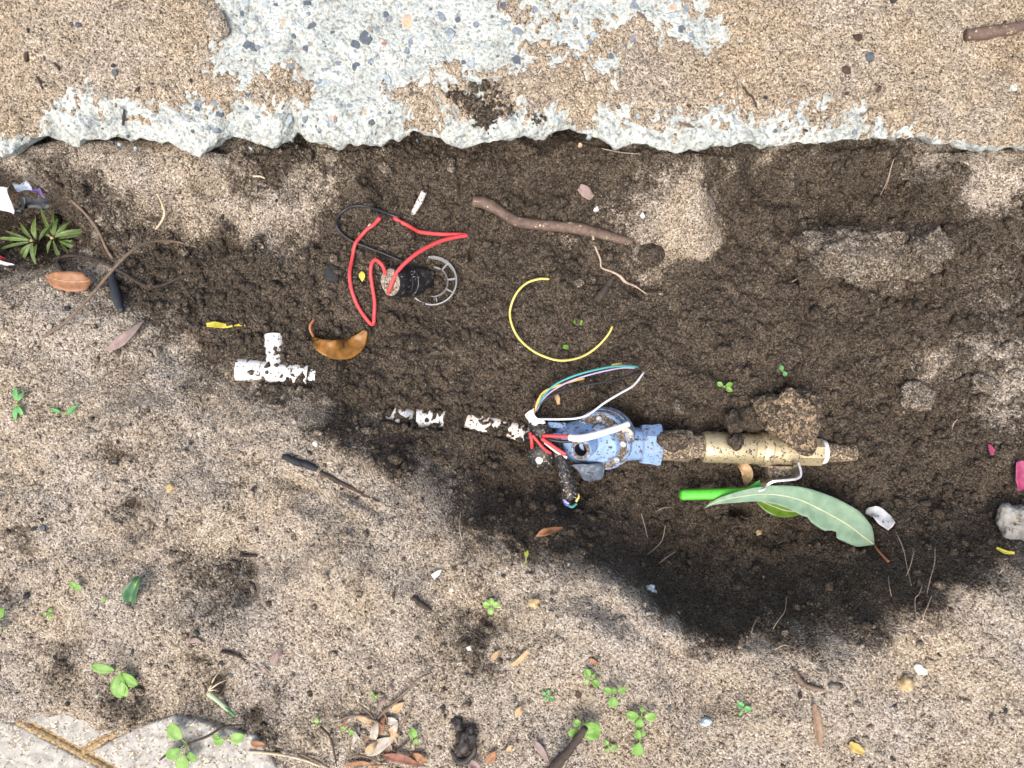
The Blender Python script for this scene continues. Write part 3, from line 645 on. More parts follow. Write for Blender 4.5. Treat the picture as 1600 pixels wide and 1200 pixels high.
#=====OBJECTS=====
# ------------------------------------------------------------------ crazy paving at the bottom
M_PAVE = mat('cream_paving_stone', (.37, .36, .325), .9, dirt=.45, dirtcol=(.33, .29, .23), dscale=130., var=.28, vscale=90., speck=.10)
M_JOINT = mat('ochre_mortar', (.36, .25, .115), .95, dirt=.55, dirtcol=(.27, .20, .12), dscale=260., var=.35, vscale=300., speck=.2)
pv = P(110, 1180, .006)
paving = thing('crazy_paving', (pv.x, pv.y, 0), 'crazy paving of cream stones with ochre mortar joints at the bottom edge', 'paving')
paving['kind'] = 'structure'
def paver(poly, z=.0115, seed=0):
    """a flat irregular stone with a chipped, wavy face"""
    w_ = [P(a, b, z) for a, b in poly]; w_ = [p for a, b in zip(w_, w_[1:] + w_[:1]) for p in [a.lerp(b, k / 7) for k in range(7)]]
    c = sum(w_, Vector()) / len(w_); V, F = [], []; n = len(w_)
    w_ = [p + mnoise.noise_vector(p * 60 + Vector((seed, 0, 0))) * .0007 for p in w_]
    for p in w_: V.append(Vector((p.x, p.y, z - .035)))
    for k, dz in ((1.0, -.003), (.985, -.0006), (.95, 0), (.8, 0), (.6, 0), (.4, 0), (.2, 0), (.04, 0)):
        for p in w_:
            q = c.lerp(p, k); q.z = z + dz + .0022 * mnoise.noise(q * 28 + Vector((seed, 3, 0))) + .0010 * mnoise.noise(q * 95)
            V.append(q)
    for lv in range(8):
        for i in range(n): F.append((lv * n + i, lv * n + (i + 1) % n, (lv + 1) * n + (i + 1) % n, (lv + 1) * n + i))
    F.append(tuple(8 * n + i for i in range(n)))
    o = put('paver', V, F, M_PAVE, paving); return o
paver([(-190, 1085), (-60, 1118), (22, 1131), (194, 1222), (250, 1300), (-190, 1300)], seed=1)
paver([(44, 1125), (80, 1108), (150, 1110), (190, 1134), (126, 1168)], seed=2)
paver([(206, 1140), (270, 1118), (400, 1150), (450, 1230), (400, 1290), (270, 1290), (206, 1212), (140, 1176)], seed=3)
paver([(932, 1196), (950, 1172), (985, 1182), (1012, 1215), (1060, 1290), (900, 1290), (900, 1215)], z=.016, seed=4)
put('mortar', [P(a, b, .0078) for a, b in [(-190, 1075), (40, 1118), (205, 1135), (375, 1172), (360, 1290), (-190, 1290)]], [(5, 4, 3, 2, 1, 0)], M_JOINT, paving)
for a, b in (([(30, 1126), (115, 1171), (200, 1217)], 7), ([(200, 1136), (132, 1174)], 6)):
    pts_ = catmull([P(x, y, .0058) for x, y in a], 40); tube('mortar_joint', pts_, mm(b, 0), M_JOINT, paving, seg=10, rough=.25)

# ------------------------------------------------------------------ buried white pipe work
M_PVC = mat('white_pvc', (.74, .75, .73), .5, dirt=.30, dirtcol=(.20, .16, .12), dscale=330., var=.06, speck=.05)
M_PVC2 = mat('stained_pvc', (.72, .66, .60), .5, dirt=.35, dirtcol=(.20, .12, .08), dscale=180., var=.1)
a, b, r = TEE_RUN
tee = thing('pipe_tee', a.lerp(b, .5), 'white plastic pipe tee half buried in dark soil on the left', 'pipe fitting')
ax = (b - a).normalized(); Ln = (b - a).length
lathe('run', a, ax, [(0, r * .8), (0, r), (Ln * .3, r), (Ln * .31, r * .93), (Ln * .72, r * .93), (Ln * .73, r), (Ln * .9, r), (Ln * .9, r * .8), (Ln, r * .8)], M_PVC, tee, 36)
a, b, r = TEE_BR; ax = (b - a).normalized(); Ln = (b - a).length
lathe('branch', a, ax, [(0, r * .95), (Ln * .66, r * .95), (Ln * .67, r * 1.1), (Ln, r * 1.1), (Ln, r * .85), (Ln * .8, r * .85)], M_PVC, tee, 32)
a, b, r = RUN_A
run = thing('water_pipe', a, 'buried white pipe showing in two chalky patches left of the blue valve', 'pipe')
tube('pipe', [a - (b - a) * .5, a, b], r, M_PVC, run, seg=28)
a, b, r = RUN_B
ax = (b - a).normalized(); Ln = (b - a).length
lathe('coupling', a, ax, [(0, r * .8), (0, r), (Ln, r), (Ln, r * .8)], M_PVC, run, 32)
a, b, r = RUN_C
tube('pipe', [a, b, b + (b - a) * .15], r, M_PVC2, run, seg=28)

# ------------------------------------------------------------------ the valve line
def V0(px, py, dz=0.): return P(px, py, ZC + dz)
A0, B0 = V0(830, 686), V0(1340, 709)
U = (B0 - A0).normalized(); VV = Vector((-U.y, U.x, 0)); W = Vector((0, 0, 1))
KPX = (CAM.z - ZC) / FPX
def S(px): return (px - 830) * KPX            # distance along the line for a picture column
def lp(px, v=0., w_=0.): return A0 + U * S(px) + VV * v + W * w_

M_BLUE = mat('blue_plastic', (.235, .365, .60), .45, dirt=.36, dirtcol=(.13, .10, .075), dscale=130., var=.10, speck=.05)
M_BLUE_D = mat('dirty_blue_plastic', (.30, .36, .46), .55, dirt=.80, dirtcol=(.12, .095, .07), dscale=110., var=.12, speck=.12)
M_BLACK = mat('black_plastic', (.012, .013, .015), .35, dirt=.3, dirtcol=(.22, .18, .14), dscale=160., var=.2)
M_BLACKD = mat('sandy_black_rubber', (.012, .013, .015), .45, dirt=.40, dirtcol=(.24, .20, .15), dscale=320., var=.2, speck=.05)
M_STEEL = mat('steel', (.55, .56, .56), .3, dirt=.22, dirtcol=(.12, .09, .06), dscale=220., metal=1.)
M_BRASS = mat('dull_brass', (.56, .48, .30), .42, dirt=.34, dirtcol=(.20, .155, .11), dscale=120., metal=.6, var=.10, speck=.06)
M_BRASSD = mat('soil_caked_brass', (.45, .38, .24), .5, dirt=.80, dirtcol=(.23, .185, .135), dscale=90., metal=.5, var=.12, speck=.2)
M_TAPE = mat('white_thread_tape', (.78, .78, .76), .6, dirt=.2, dscale=260.)
M_GREEN = mat('green_vinyl', (.085, .50, .035), .35, dirt=.16, dscale=260., var=.08)
M_HOLE = mat('dark_bore', (.008, .008, .008), .7)

valve = thing('irrigation_valve', lp(930, 0, -.02), 'blue plastic irrigation valve with round bolted bonnet at the end of the pipe', 'valve')
def alath(name, prof, m, par, sides=None, rot=0., seg=44, v=0., w_=0., rough=0.):
    return lathe(name, lp(830, v, w_), U, [(S(x), r_ * KPX) for x, r_ in prof], m, par, seg, sides=sides, rot=rot, rough=rough)
# body under the bonnet and its outlet
alath('body', [(866, 2), (868, 18), (880, 26), (900, 33), (930, 36), (960, 33), (980, 27), (1000, 25), (1003, 0.5)], M_BLUE, valve)
alath('outlet', [(978, 20), (978, 25), (1003, 25), (1003, 27)], M_BLUE, valve)
alath('outlet_collar', [(1000, 20), (1000, 30), (1002, 32), (1020, 33), (1027, 35), (1030, 34), (1030, 20)], M_BLUE, valve, sides=8, rot=.35)
nb = (W + U * -.52 + VV * -.34).normalized()
bc = lp(944, .006, .004)
k_ = KPX
M_BLUE_M = mat('dusty_blue_plastic', (.245, .36, .56), .5, dirt=.50, dirtcol=(.16, .125, .09), dscale=170., var=.12, speck=.10)
bon = lathe('bonnet', bc, nb, [(-.012, 20 * k_), (-.012, 44 * k_), (-.010, 47 * k_), (.003, 48 * k_), (.0035, 46.5 * k_), (.006, 46.5 * k_), (.0065, 47 * k_), (.014, 46.5 * k_), (.0165, 44 * k_), (.0165, 42.5 * k_), (.0150, 42.3 * k_), (.0150, 29 * k_), (.019, 28 * k_), (.0215, 25 * k_), (.0225, 18 * k_), (.023, .5 * k_)], M_BLUE_M, valve, 64)
fa, fb, _ = frame_of(nb)
# dirt sits on the flat ring of the bonnet
lathe('bonnet_face', bc, nb, [(.0152, 29.2 * k_), (.0157, 29.6 * k_), (.0157, 41.5 * k_), (.0152, 42 * k_)], M_BLUE_D, bon, 64, caps=False)
for i in range(8):
    th = 2 * math.pi * i / 8 + .25
    pc = bc + nb * .0157 + (fa * math.cos(th) + fb * math.sin(th)) * 37 * k_
    lathe('screw', pc, nb, [(0, 5.2 * k_), (.0022, 5.2 * k_), (.003, 4.4 * k_), (.003, 2.6 * k_), (.0012, 2.4 * k_), (.0012, .01 * k_)], M_STEEL, bon, 16)
# the open solenoid socket leaning to the lower left
top_px = V0(907, 703, .045)
ss = top_px - nb * .042
lathe('solenoid_socket', ss, nb, [(0, 21 * k_), (.010, 19.5 * k_), (.012, 17.5 * k_), (.040, 17 * k_), (.042, 16 * k_), (.042, 10 * k_), (.024, 9.5 * k_), (.024, .1 * k_)], M_BLUE, valve, 40, caps=False)
lathe('socket_bore', ss, nb, [(.0414, 9.95 * k_), (.034, 9.6 * k_), (.0242, 9.3 * k_), (.0245, .1 * k_)], M_HOLE, valve, 24, caps=False)
lathe('socket_rim', ss, nb, [(.0421, 10.2 * k_), (.0426, 10.8 * k_), (.0426, 14.6 * k_), (.0421, 15.4 * k_)], M_BLUE_D, valve, 40, caps=False)
lathe('socket_boss', bc + nb * .012 + U * 0.004 + VV * -.004, nb, [(0, 27 * k_), (.010, 26 * k_), (.0125, 24 * k_), (.0135, .5 * k_)], M_BLUE, valve, 40)
bl = bc + nb * .013 + U * .012 + VV * -.013
lathe('bleed_screw', bl, nb, [(0, 9 * k_), (.011, 8.5 * k_), (.012, 7 * k_), (.012, 3 * k_), (.009, 2.5 * k_), (.009, .1 * k_)], M_BLACKD, valve, 8)
lathe('bleed_collar', bl, nb, [(0, 13.5 * k_), (.007, 13 * k_), (.008, 12 * k_), (.008, 10 * k_), (.004, 10 * k_)], M_BLUE, valve, 28, caps=False)
# bracket tabs of the body on its buried side
bevelbox('body_rib', lp(868, .020, .010), (U, VV, W), (.012, .004, .004), M_BLUE, valve, bev=.0015)
bevelbox('body_rib', lp(866, .004, .016), (U, VV, W), (.010, .006, .004), M_BLUE, valve, bev=.0015)

brass = thing('ball_valve', lp(1180, 0, -.02), 'brass ball valve with green lever handle joined to the blue valve', 'valve')
alath('nipple', [(1028, 18), (1028, 21), (1034, 23), (1058, 24)], M_BRASSD, brass, rough=.10)
alath('hex_nut', [(1057, 18), (1057, 24.5), (1059, 26), (1077, 26), (1079, 24.5), (1079, 18)], M_BRASSD, brass, sides=6, rot=.3)
alath('neck', [(1077, 18), (1098, 18.5), (1098, 22)], M_BRASSD, brass)
alath('body', [(1097, 18), (1097, 22), (1100, 24), (1104, 24.5), (1172, 23.5), (1176, 22), (1176, 23.5), (1187, 23.5), (1188, 20)], M_BRASS, brass)
alath('union_nut', [(1187, 20), (1187, 26), (1190, 27.5), (1200, 27.5), (1202, 26), (1212, 26), (1213, 26.8), (1238, 25.5), (1240, 24), (1240, 18)], M_BRASS, brass)
alath('end_hex', [(1239, 18), (1239, 23), (1241, 23.5), (1280, 22.5), (1281, 18)], M_BRASS, brass, sides=8, rot=.39)
alath('thread_tape', [(1280, 15), (1281, 18.5), (1284, 19), (1288, 18), (1289, 14)], M_TAPE, brass, rough=.06)
alath('threaded_tail', [(1288, 12)] + [(1289 + i * 2.2, 15.0 + (1.2 if i % 2 else 0) - i * .22) for i in range(22)] + [(1340, 2)], M_BRASSD, brass)
# stem, steel lever and green sleeve, hanging on the viewer's side
st0 = lp(1218, -.020, .002)
stem = lathe('stem', st0, -VV, [(0, 22 * k_), (.016, 21 * k_), (.018, 18 * k_), (.018, 12 * k_), (.026, 11 * k_), (.027, .2 * k_)], M_BRASSD, brass, 36, rough=.08)
lathe('stem_nut', st0 + -VV * .0245, -VV, [(0, 13 * k_), (.008, 13 * k_), (.010, 11 * k_), (.010, .2)], M_BLACK, stem, sides=6) if False else lathe('stem_nut', st0 + -VV * .0245, -VV, [(0, 14 * k_), (.008, 14 * k_), (.010, 11.5 * k_), (.010, .1 * k_)], M_BLACK, stem, sides=6)
lev = [V0(1243, 722, .030), V0(1247, 738, .030), V0(1243, 746, .030), V0(1228, 749, .030), V0(1206, 751, .029), V0(1196, 756, .026), V0(1188, 764, .020), V0(1172, 768, .012)]
def strip(name, pts_, halfh, th, m, par, n=40):
    pts_ = catmull(pts_, n); V_, F_ = [], []
    for i, p in enumerate(pts_):
        d = pts_[min(i + 1, n - 1)] - pts_[max(i - 1, 0)]; d.z = 0; d.normalize(); s_ = Vector((-d.y, d.x, 0))
        for (a_, b_) in ((-th, -halfh), (th, -halfh), (th, halfh), (-th, halfh)): V_.append(p + s_ * a_ + W * b_)
    for i in range(n - 1):
        for k in range(4): F_.append((i * 4 + k, i * 4 + (k + 1) % 4, i * 4 + 4 + (k + 1) % 4, i * 4 + 4 + k))
    F_ += [(3, 2, 1, 0), tuple((n - 1) * 4 + k for k in range(4))]
    return put(name, V_, F_, m, par, smooth=False)
handle = strip('lever', lev, .010, .0014, M_STEEL, brass)
bevelbox('grip', (V0(1062, 773, .0) + V0(1186, 770, .004)) / 2, ((V0(1186, 770, .004) - V0(1062, 773, .0)), VV, W), ((V0(1186, 770) - V0(1062, 773)).length / 2, 8.3 * k_, .0085), M_GREEN, handle, bev=.0062, segs=5)
put('grip_web', [V0(1160, 766, .006), V0(1187, 750, .010), V0(1189, 770, .010), V0(1160, 776, .006), V0(1160, 766, .001), V0(1187, 750, .004), V0(1189, 770, .004), V0(1160, 776, .001)],
    [(0, 3, 2, 1), (4, 5, 6, 7), (0, 1, 5, 4), (1, 2, 6, 5), (2, 3, 7, 6), (3, 0, 4, 7)], M_GREEN, handle, smooth=False)

# ------------------------------------------------------------------ wires and cables
def wire_mat(n, c, rough=.4, dirt=.0): return mat(n, c, rough, dirt=dirt, var=.08, dscale=300., dirtcol=(.10, .08, .06))
M_RED = wire_mat('red_wire', (.60, .06, .065), .5, .12); M_YEL = wire_mat('yellow_wire', (.68, .58, .16), .45); M_WHT = wire_mat('white_wire', (.74, .75, .74), .45, .1)
M_BLKW = wire_mat('black_wire', (.018, .019, .023), .4, .12); M_TEAL = wire_mat('teal_wire', (.06, .33, .30), .4); M_PUR = wire_mat('lilac_wire', (.42, .36, .58), .45); M_BRN = wire_mat('brown_wire', (.17, .055, .03), .45)
M_GLD = wire_mat('golden_wire', (.66, .46, .10), .45); M_BLUW = wire_mat('blue_wire', (.08, .10, .42), .4)
def wire(name, px, lifts, rad_px, m, label, cat='wire', group=None, n=60, seg=8, ground=True, parent=None):
    """px: picture points; lifts: metres above the soil (interpolated along)"""
    L_ = np.interp(np.linspace(0, 1, len(px)), np.linspace(0, 1, len(lifts)), lifts)
    pts_ = []
    for (x, y), l in zip(px, L_):
        g = G(x, y); pts_.append(P(x, y, Hat(g.x, g.y) + l))
    r_ = mm(rad_px, pts_[0].z)
    q = catmull(pts_, n)
    o = tube(name, q, r_, m, parent, seg=seg)
    if label: tag(o, label, cat, group)
    return o
# black splice cap full of sand, standing tilted, and its leads
ct_ = G(608, 441); cz = Hat(*G(668, 438).xy)
cb = P(654, 438, cz - .002); ctp = P(609, 441, cz + .040)
cap = thing('splice_cap', cb, 'black cylindrical splice cap filled with sand, leaning beside the red wire', 'wire connector')
cax = ctp - cb; cl = cax.length; kz = mm(1, cz + .03)
lathe('shell', cb, cax, [(-.01, 22 * kz), (cl * .20, 24.5 * kz), (cl * .21, 26 * kz), (cl * .42, 26 * kz), (cl * .43, 25 * kz), (cl * .60, 24.8 * kz), (cl * .61, 24.2 * kz), (cl * .63, 24.8 * kz), (cl * .97, 24.2 * kz), (cl, 23.4 * kz), (cl, 21.5 * kz), (cl * .9, 21.3 * kz), (cl * .9, .1 * kz)], M_BLACK, cap, 40)
for i in range(18):
    th = 2 * math.pi * i / 18; fa_, fb_, fd_ = frame_of(cax)
    e_ = (fa_ * math.cos(th) + fb_ * math.sin(th)) * 24.6 * kz
    tube('grip_rib', [cb + cax * .64 + e_, cb + cax * .95 + e_ * .985], .9 * kz, M_BLACK, cap, seg=5)
M_PLUG = ground_material('dry_sand', False, .0)
sp_ = lathe('sand_plug', cb + cax * .93, cax, [(0, 21.6 * kz), (cl * .05, 21.4 * kz), (cl * .075, 17 * kz), (cl * .085, 9 * kz), (cl * .08, .2 * kz)], M_PLUG, cap, 40, rough=.12)
fa_, fb_, fd_ = frame_of(cax)
# faint print on the shell
M_PRINT = mat('pale_print', (.35, .36, .37), .6)
zup = (W - fd_ * W.dot(fd_)).normalized(); sd_ = fd_.cross(zup)
for i, (aa, hh, ln) in enumerate([(.32, .50, .07), (.32, .42, .05), (.1, .55, .06), (-.05, .50, .08), (.2, .46, .05)]):
    ths = [aa + t * .03 for t in range(5)]
    tube('print_stroke', [cb + cax * (hh + ln * t) + (zup * math.cos(aa) + sd_ * math.sin(aa)) * 25.3 * kz for t in (0, .5, 1)], .55 * kz, M_PRINT, cap, seg=4)
plug_c = cb + cax * .99
def lead(name, pts_, rpx, m, label, group=None, n=70):
    q = catmull(pts_, n); rr_ = mm(rpx, cz)
    for i, p in enumerate(q):                     # lift along the line of sight where the soil would swallow it
        lo = Hat(p.x, p.y) + (rr_ + .0035 if i < n - 4 else -2 * rr_)
        if p.z < lo: q[i] = Vector((p.x, p.y, lo))
    o = tube(name, q, rr_, m, None, seg=10); return tag(o, label, 'wire', group)
g_at = lambda x, y, l: (lambda g: P(x, y, Hat(g.x, g.y) + l))(G(x, y))
lead('red_wire', [plug_c + sd_ * 0 + (P(602, 428, plug_c.z) - P(609, 441, plug_c.z)), P(597, 414, plug_c.z + .008), P(586, 406, plug_c.z + .006), P(580, 418, cz + .035), P(583, 445, cz + .022), P(588, 475, cz + .014), P(587, 497, cz + .010), P(584, 508, cz + .008),
     P(576, 501, cz + .009), P(562, 478, cz + .012), P(552, 445, cz + .018), P(551, 415, cz + .022), P(558, 385, cz + .020), P(575, 365, cz + .016), P(590, 358, cz + .010), P(600, 354, cz + .004), P(604, 352.5, cz - .010)], 2.9, M_RED, 'red wire looping left from the sandy splice cap', n=110)
lead('red_wire', [plug_c + (P(606, 458, plug_c.z) - P(609, 441, plug_c.z)), P(610, 449, plug_c.z + .006), P(622, 423, plug_c.z + .010), P(650, 397, cz + .046), P(685, 378, cz + .034), P(715, 370, cz + .024), P(729, 368, cz + .020), P(716, 366.5, cz + .021), P(690, 366, cz + .024), P(660, 363, cz + .018), P(638, 357, cz + .010), P(626, 352, cz + .004), P(621, 350, cz - .010)],
     3.1, M_RED, 'red wire bent to a sharp point above the splice cap', n=100)
lead('black_wire', [P(645, 420, cz + .006), P(622, 408, cz + .012), P(585, 392, cz + .018), P(553, 380, cz + .020), P(535, 365, cz + .018), P(535, 348, cz + .014), P(550, 336, cz + .012), P(572, 333, cz + .012), P(600, 338, cz + .010), P(625, 347, cz + .003), P(632, 350, cz - .004)], 2.2, M_BLKW, 'thin black wire looping behind the red wire loop')
# clear plastic cup in the soil round the cap
M_CLEAR, t_, b_ = newmat('clear_plastic'); b_.inputs['Base Color'].default_value = (.93, .96, .97, 1); b_.inputs['Roughness'].default_value = .2; b_.inputs['Transmission Weight'].default_value = .72; b_.inputs['IOR'].default_value = 1.3
cupc = P(677, 441, cz - .004); cup = thing('clear_cup', cupc, 'clear plastic cup half buried around the foot of the black splice cap', 'cup')
lathe('wall', cupc, W, [(-.02, 37 * kz), (.010, 39 * kz), (.0125, 40 * kz), (.0135, 38 * kz), (.010, 37 * kz), (-.02, 35.5 * kz), (-.02, 37 * kz)], M_CLEAR, cup, 48, arc=(-2.35, 1.75), rot=math.pi)
lathe('inner_ring', cupc, W, [(-.02, 24 * kz), (.006, 25 * kz), (.008, 24 * kz), (.006, 23 * kz), (-.02, 22.5 * kz), (-.02, 24 * kz)], M_CLEAR, cup, 40, arc=(-2.2, 1.5), rot=math.pi)
for dgr in (-78, -28, 8, 52):
    th = R(dgr); e_ = Vector((math.cos(th), math.sin(th), 0)); f_ = Vector((-e_.y, e_.x, 0))
    bevelbox('fin', cupc + e_ * 31 * kz + W * -.001, (e_, f_, W), (6.5 * kz, .8 * kz, .008), M_CLEAR, cup, bev=.0004, segs=1)

wire('yellow_wire', [(858, 436), (842, 436), (822, 443), (806, 460), (797, 485), (800, 508), (812, 530), (834, 549), (862, 561), (886, 563), (912, 556), (934, 541), (950, 523), (957, 510)], [.005, .012, .010, .014, .014, .014, .010, .005], 1.8, M_YEL, 'curved yellow wire lying like an open ring above the valve', n=100)
# the cut multicore cable: coloured cores springing from a sheath
zc2 = ZC + .012
def vw(name, pts_, rpx, m, label, group=None, n=50, parent=None):
    q = catmull([P(x, y, ZC + d) for x, y, d in pts_], n); o = tube(name, q, mm(rpx, ZC), m, parent, seg=8)
    if label: tag(o, label, 'wire', group)
    return o
vw('teal_wire', [(836, 640, .022), (848, 620, .024), (866, 602, .026), (895, 588, .028), (930, 578, .028), (965, 572, .024), (997, 573, .014)], 1.6, M_TEAL, 'teal wire, longest core of the coloured bundle above the valve')
vw('lilac_wire', [(838, 642, .018), (852, 620, .020), (872, 605, .022), (900, 592, .024), (935, 582, .024), (970, 575, .020), (992, 575, .012)], 1.3, M_PUR, 'thin lilac wire beside the teal core')
vw('brown_wire', [(832, 637, .019), (845, 618, .021), (862, 606, .022), (888, 596, .022), (915, 587, .018), (925, 584, .012)], 1.5, M_BRN, 'brown wire in the coloured bundle between teal and yellow cores')
vw('yellow_wire', [(835, 645, .022), (840, 628, .026), (848, 614, .026), (862, 606, .024), (885, 598, .020), (913, 591, .010)], 1.7, M_GLD, 'short golden yellow wire curving up from the white tag')
vw('yellow_wire', [(956, 570, .012), (965, 568.5, .016), (971, 568, .012)], 1.4, M_GLD, 'tiny yellow wire end beside the teal wire tip')
vw('black_wire', [(836, 646, .016), (850, 626, .020), (875, 613, .020), (910, 603, .018), (955, 595, .016), (985, 586, .010), (1000, 580, .004)], 1.7, M_BLKW, 'thin black wire between the coloured bundle and the white wire')
vw('white_wire', [(838, 655, .030), (850, 655, .032), (880, 655, .040), (904, 653, .046), (922, 646, .048), (945, 629, .046), (970, 614, .040), (990, 602, .030), (1006, 582, .018)], 1.6, M_WHT, 'long white wire arching across the blue bonnet', n=70)
# sheath, tag and short leads on the left of the valve
M_TAG = mat('white_torn_tape', (.76, .77, .76), .55, dirt=.2, dscale=240., dirtcol=(.2, .17, .13))
sh_ = thing('cable_sheath', P(838, 668, ZC + .01), 'stubby black cable sheath with torn white tape, left of the valve', 'cable')
def sheath(name, pts_, rp, m, par, n=24, rough=.08): return tube(name, catmull([P(x, y, ZC + d) for x, y, d in pts_], n), [mm(q, ZC) for q in rp], m, par, seg=18, rough=rough)
sheath('sheath', [(834, 650, .010), (838, 664, .016), (846, 674, .018), (858, 684, .016)], [10, 13, 14, 11], M_BLACKD, sh_)
sheath('sheath_end', [(822, 684, .012), (832, 682, .018), (842, 678, .018)], [7, 9, 9], M_BLACK, sh_)
def sheet(name, quad, m, par, fold=.004, seed=0, nx=10, ny=8, th=.0006):
    """crumpled sheet between four picture corners (px, py, dz)"""
    c_ = [P(x, y, ZC + d) for x, y, d in quad]; V_, F_ = [], []
    for j in range(ny):
        for i in range(nx):
            u, v = i / (nx - 1), j / (ny - 1); p = c_[0].lerp(c_[1], u).lerp(c_[3].lerp(c_[2], u), v)
            V_.append(p + mnoise.noise_vector(p * 75 + Vector((seed, 0, 0))) * fold * 1.5 + W * fold * mnoise.noise(p * 210))
    for j in range(ny - 1):
        for i in range(nx - 1): k = j * nx + i; F_.append((k, k + 1, k + nx + 1, k + nx))
    o = put(name, V_, F_, m, par, None if par else c_[0]); md = o.modifiers.new('thickness', 'SOLIDIFY'); md.thickness = th; return o
sheet('torn_tape', [(818, 648, .026), (832, 637, .028), (840, 654, .030), (826, 664, .022)], M_TAG, sh_, .003, 1)
sheet('torn_tape', [(829, 653, .030), (849, 655, .028), (850, 662, .026), (832, 663, .026)], M_TAG, sh_, .003, 2)
sheet('torn_tape', [(815, 678, .008), (822, 676, .014), (826, 686, .014), (818, 689, .006)], M_TAG, sh_, .002, 3)
gel = thing('gel_connector', P(846, 706, ZC), 'round black gel connector, dusty, against the lower left of the valve', 'wire connector')
gax = (W + U * -.2 + VV * -.45).normalized()
lathe('housing', P(848, 704, ZC - .012), gax, [(0, 22 * k_), (.018, 22 * k_), (.023, 20.5 * k_), (.026, 16 * k_), (.0275, 8 * k_), (.028, .1 * k_)], M_BLACKD, gel, 36)
lathe('cap_dot', P(848, 704, ZC - .012) + gax * .0265, gax, [(0, 6 * k_), (.0025, 5.5 * k_), (.003, .1 * k_)], M_TAG, gel, 16)
vw('red_wire', [(828, 676, .028), (830, 684, .030), (831, 693, .028), (831, 700, .020)], 2.6, M_RED, 'short red wire stub pointing down onto the round black connector', n=20)
vw('red_wire', [(832, 680, .030), (842, 692, .030), (851, 702, .026), (861, 708, .020)], 2.4, M_RED, 'short red wire running diagonally over the round black connector', n=24)
vw('red_wire', [(846, 685, .032), (858, 693, .034), (872, 703, .036), (884, 710, .036)], 3.1, M_RED, 'thick short red wire beside the thin white wire', n=24)
vw('red_wire', [(848, 681, .030), (862, 681, .036), (878, 682, .040), (892, 682, .042)], 2.8, M_RED, 'red wire lead running into the white taped tube', n=24)
vw('black_wire', [(850, 684, .028), (865, 688, .032), (880, 690, .034), (894, 689, .036)], 2.6, M_BLKW, 'short black wire under the red lead of the white tube', n=24)
vw('white_wire', [(851, 691, .028), (862, 700, .031), (874, 709, .033), (886, 715, .034)], 2.1, M_WHT, 'short thin white wire below the thick red one', n=24)
tt = thing('taped_splice', P(935, 677, ZC + .045), 'white taped splice tube lying across the blue bonnet', 'splice')
sheath('tube', [(889, 683, .043), (905, 685, .048), (925, 681, .050), (945, 675, .050), (965, 669, .049), (983, 662, .047)], [5, 5.8, 5.4, 5.0, 4.8, 4.4], M_TAG, tt, 40, .1)
sheet('paper_tag', [(968, 672, .038), (984, 665, .042), (990, 680, .034), (978, 688, .032)], mat('stained_paper', (.62, .52, .40), .7, dirt=.45, dirtcol=(.30, .15, .05), dscale=120.), tt, .003, 4)
cable = thing('black_cable', P(880, 720, ZC + .02), 'dirty black cable stub below the valve with coloured cores at its cut end', 'cable')
sheath('sheath', [(872, 694, .020), (876, 712, .028), (882, 738, .030), (888, 760, .030), (892, 778, .030)], [7.5, 9, 10.5, 12, 13], M_BLACKD, cable, 40, .10)
for (pp, m_, nm) in (([(884, 776, .042), (890, 774, .046), (894, 768, .046)], M_GLD, 'yellow'), ([(899, 768, .040), (904, 775, .044), (900, 784, .044)], M_YEL, 'pale'), ([(880, 780, .040), (884, 788, .043), (892, 791, .043)], M_BLUW, 'blue'),
                     ([(887, 789, .042), (894, 792, .045), (901, 787, .043)], M_TEAL, 'teal'), ([(881, 774, .042), (883, 783, .044), (889, 787, .044)], M_PUR, 'lilac'), ([(888, 781, .046), (893, 780, .047), (897, 776, .046)], M_BLKW, 'black')):
    vw('core', [(x, y, d - .010) for x, y, d in pp], 2.0, m_, None, n=14, parent=cable)
M_FLAP = mat('grey_blue_sheet_plastic', (.10, .125, .16), .38, dirt=.25, dirtcol=(.14, .11, .08), dscale=150.)
fl = sheet('plastic_flap', [(889, 726, .026), (948, 722, .020), (938, 752, .012), (918, 756, .010)], M_FLAP, None, .0045, 9, 18, 12, .0008)
tag(fl, 'torn dark grey plastic flap hanging below the blue bonnet', 'plastic scrap')

# ------------------------------------------------------------------ clods and stones
def clod(px, py, rx, ry, rz, wet_shade, label, seed, rotz=0., sub=4, sink=.35, lump=.4, name='soil_clod', cat='clod', flat=0., group=None, m=None, dz=0., fine=.1):
    g = G(px, py); z = Hat(g.x, g.y); k = mm(1, z)
    o = blob(name, P(px, py, z + rz * k * (1 - 2 * sink) + dz), (rx * k, ry * k, rz * k), m or M_GROUND, None, seed, lump, sub, rotz, wet_shade, flat, fine)
    return tag(o, label, cat, group)
clod(1345, 398, 76, 44, 36, .52, 'largest soil clod, broad and flat, in the upper right of the trench', 3, -.1, sub=5, sink=.38, fine=.22, lump=.6)
clod(1442, 396, 36, 38, 32, .56, 'rounded soil clod right beside the largest clod', 4, .2, sub=5, sink=.36, fine=.22, lump=.5)
clod(1262, 385, 24, 22, 16, .78, 'dark soil clod left of the largest clod', 5, .2, sub=4, sink=.35, fine=.18)
clod(1285, 425, 40, 24, 16, .82, 'flat dark clod at the lower left of the largest clod', 15, .2, sub=4, sink=.4, fine=.18)
M_ROCK = mat('mottled_brown_rock', (.27, .20, .12), .9, dirt=.60, dirtcol=(.060, .045, .032), dscale=140., var=.6, vscale=220., speck=.35)
clod(1236, 652, 48, 40, 26, .8, 'mottled brown rock resting against the brass valve', 8, -.75, sub=5, sink=.32, m=M_ROCK, name='rock', cat='rock', dz=.012, lump=.5, fine=.16, flat=.25)
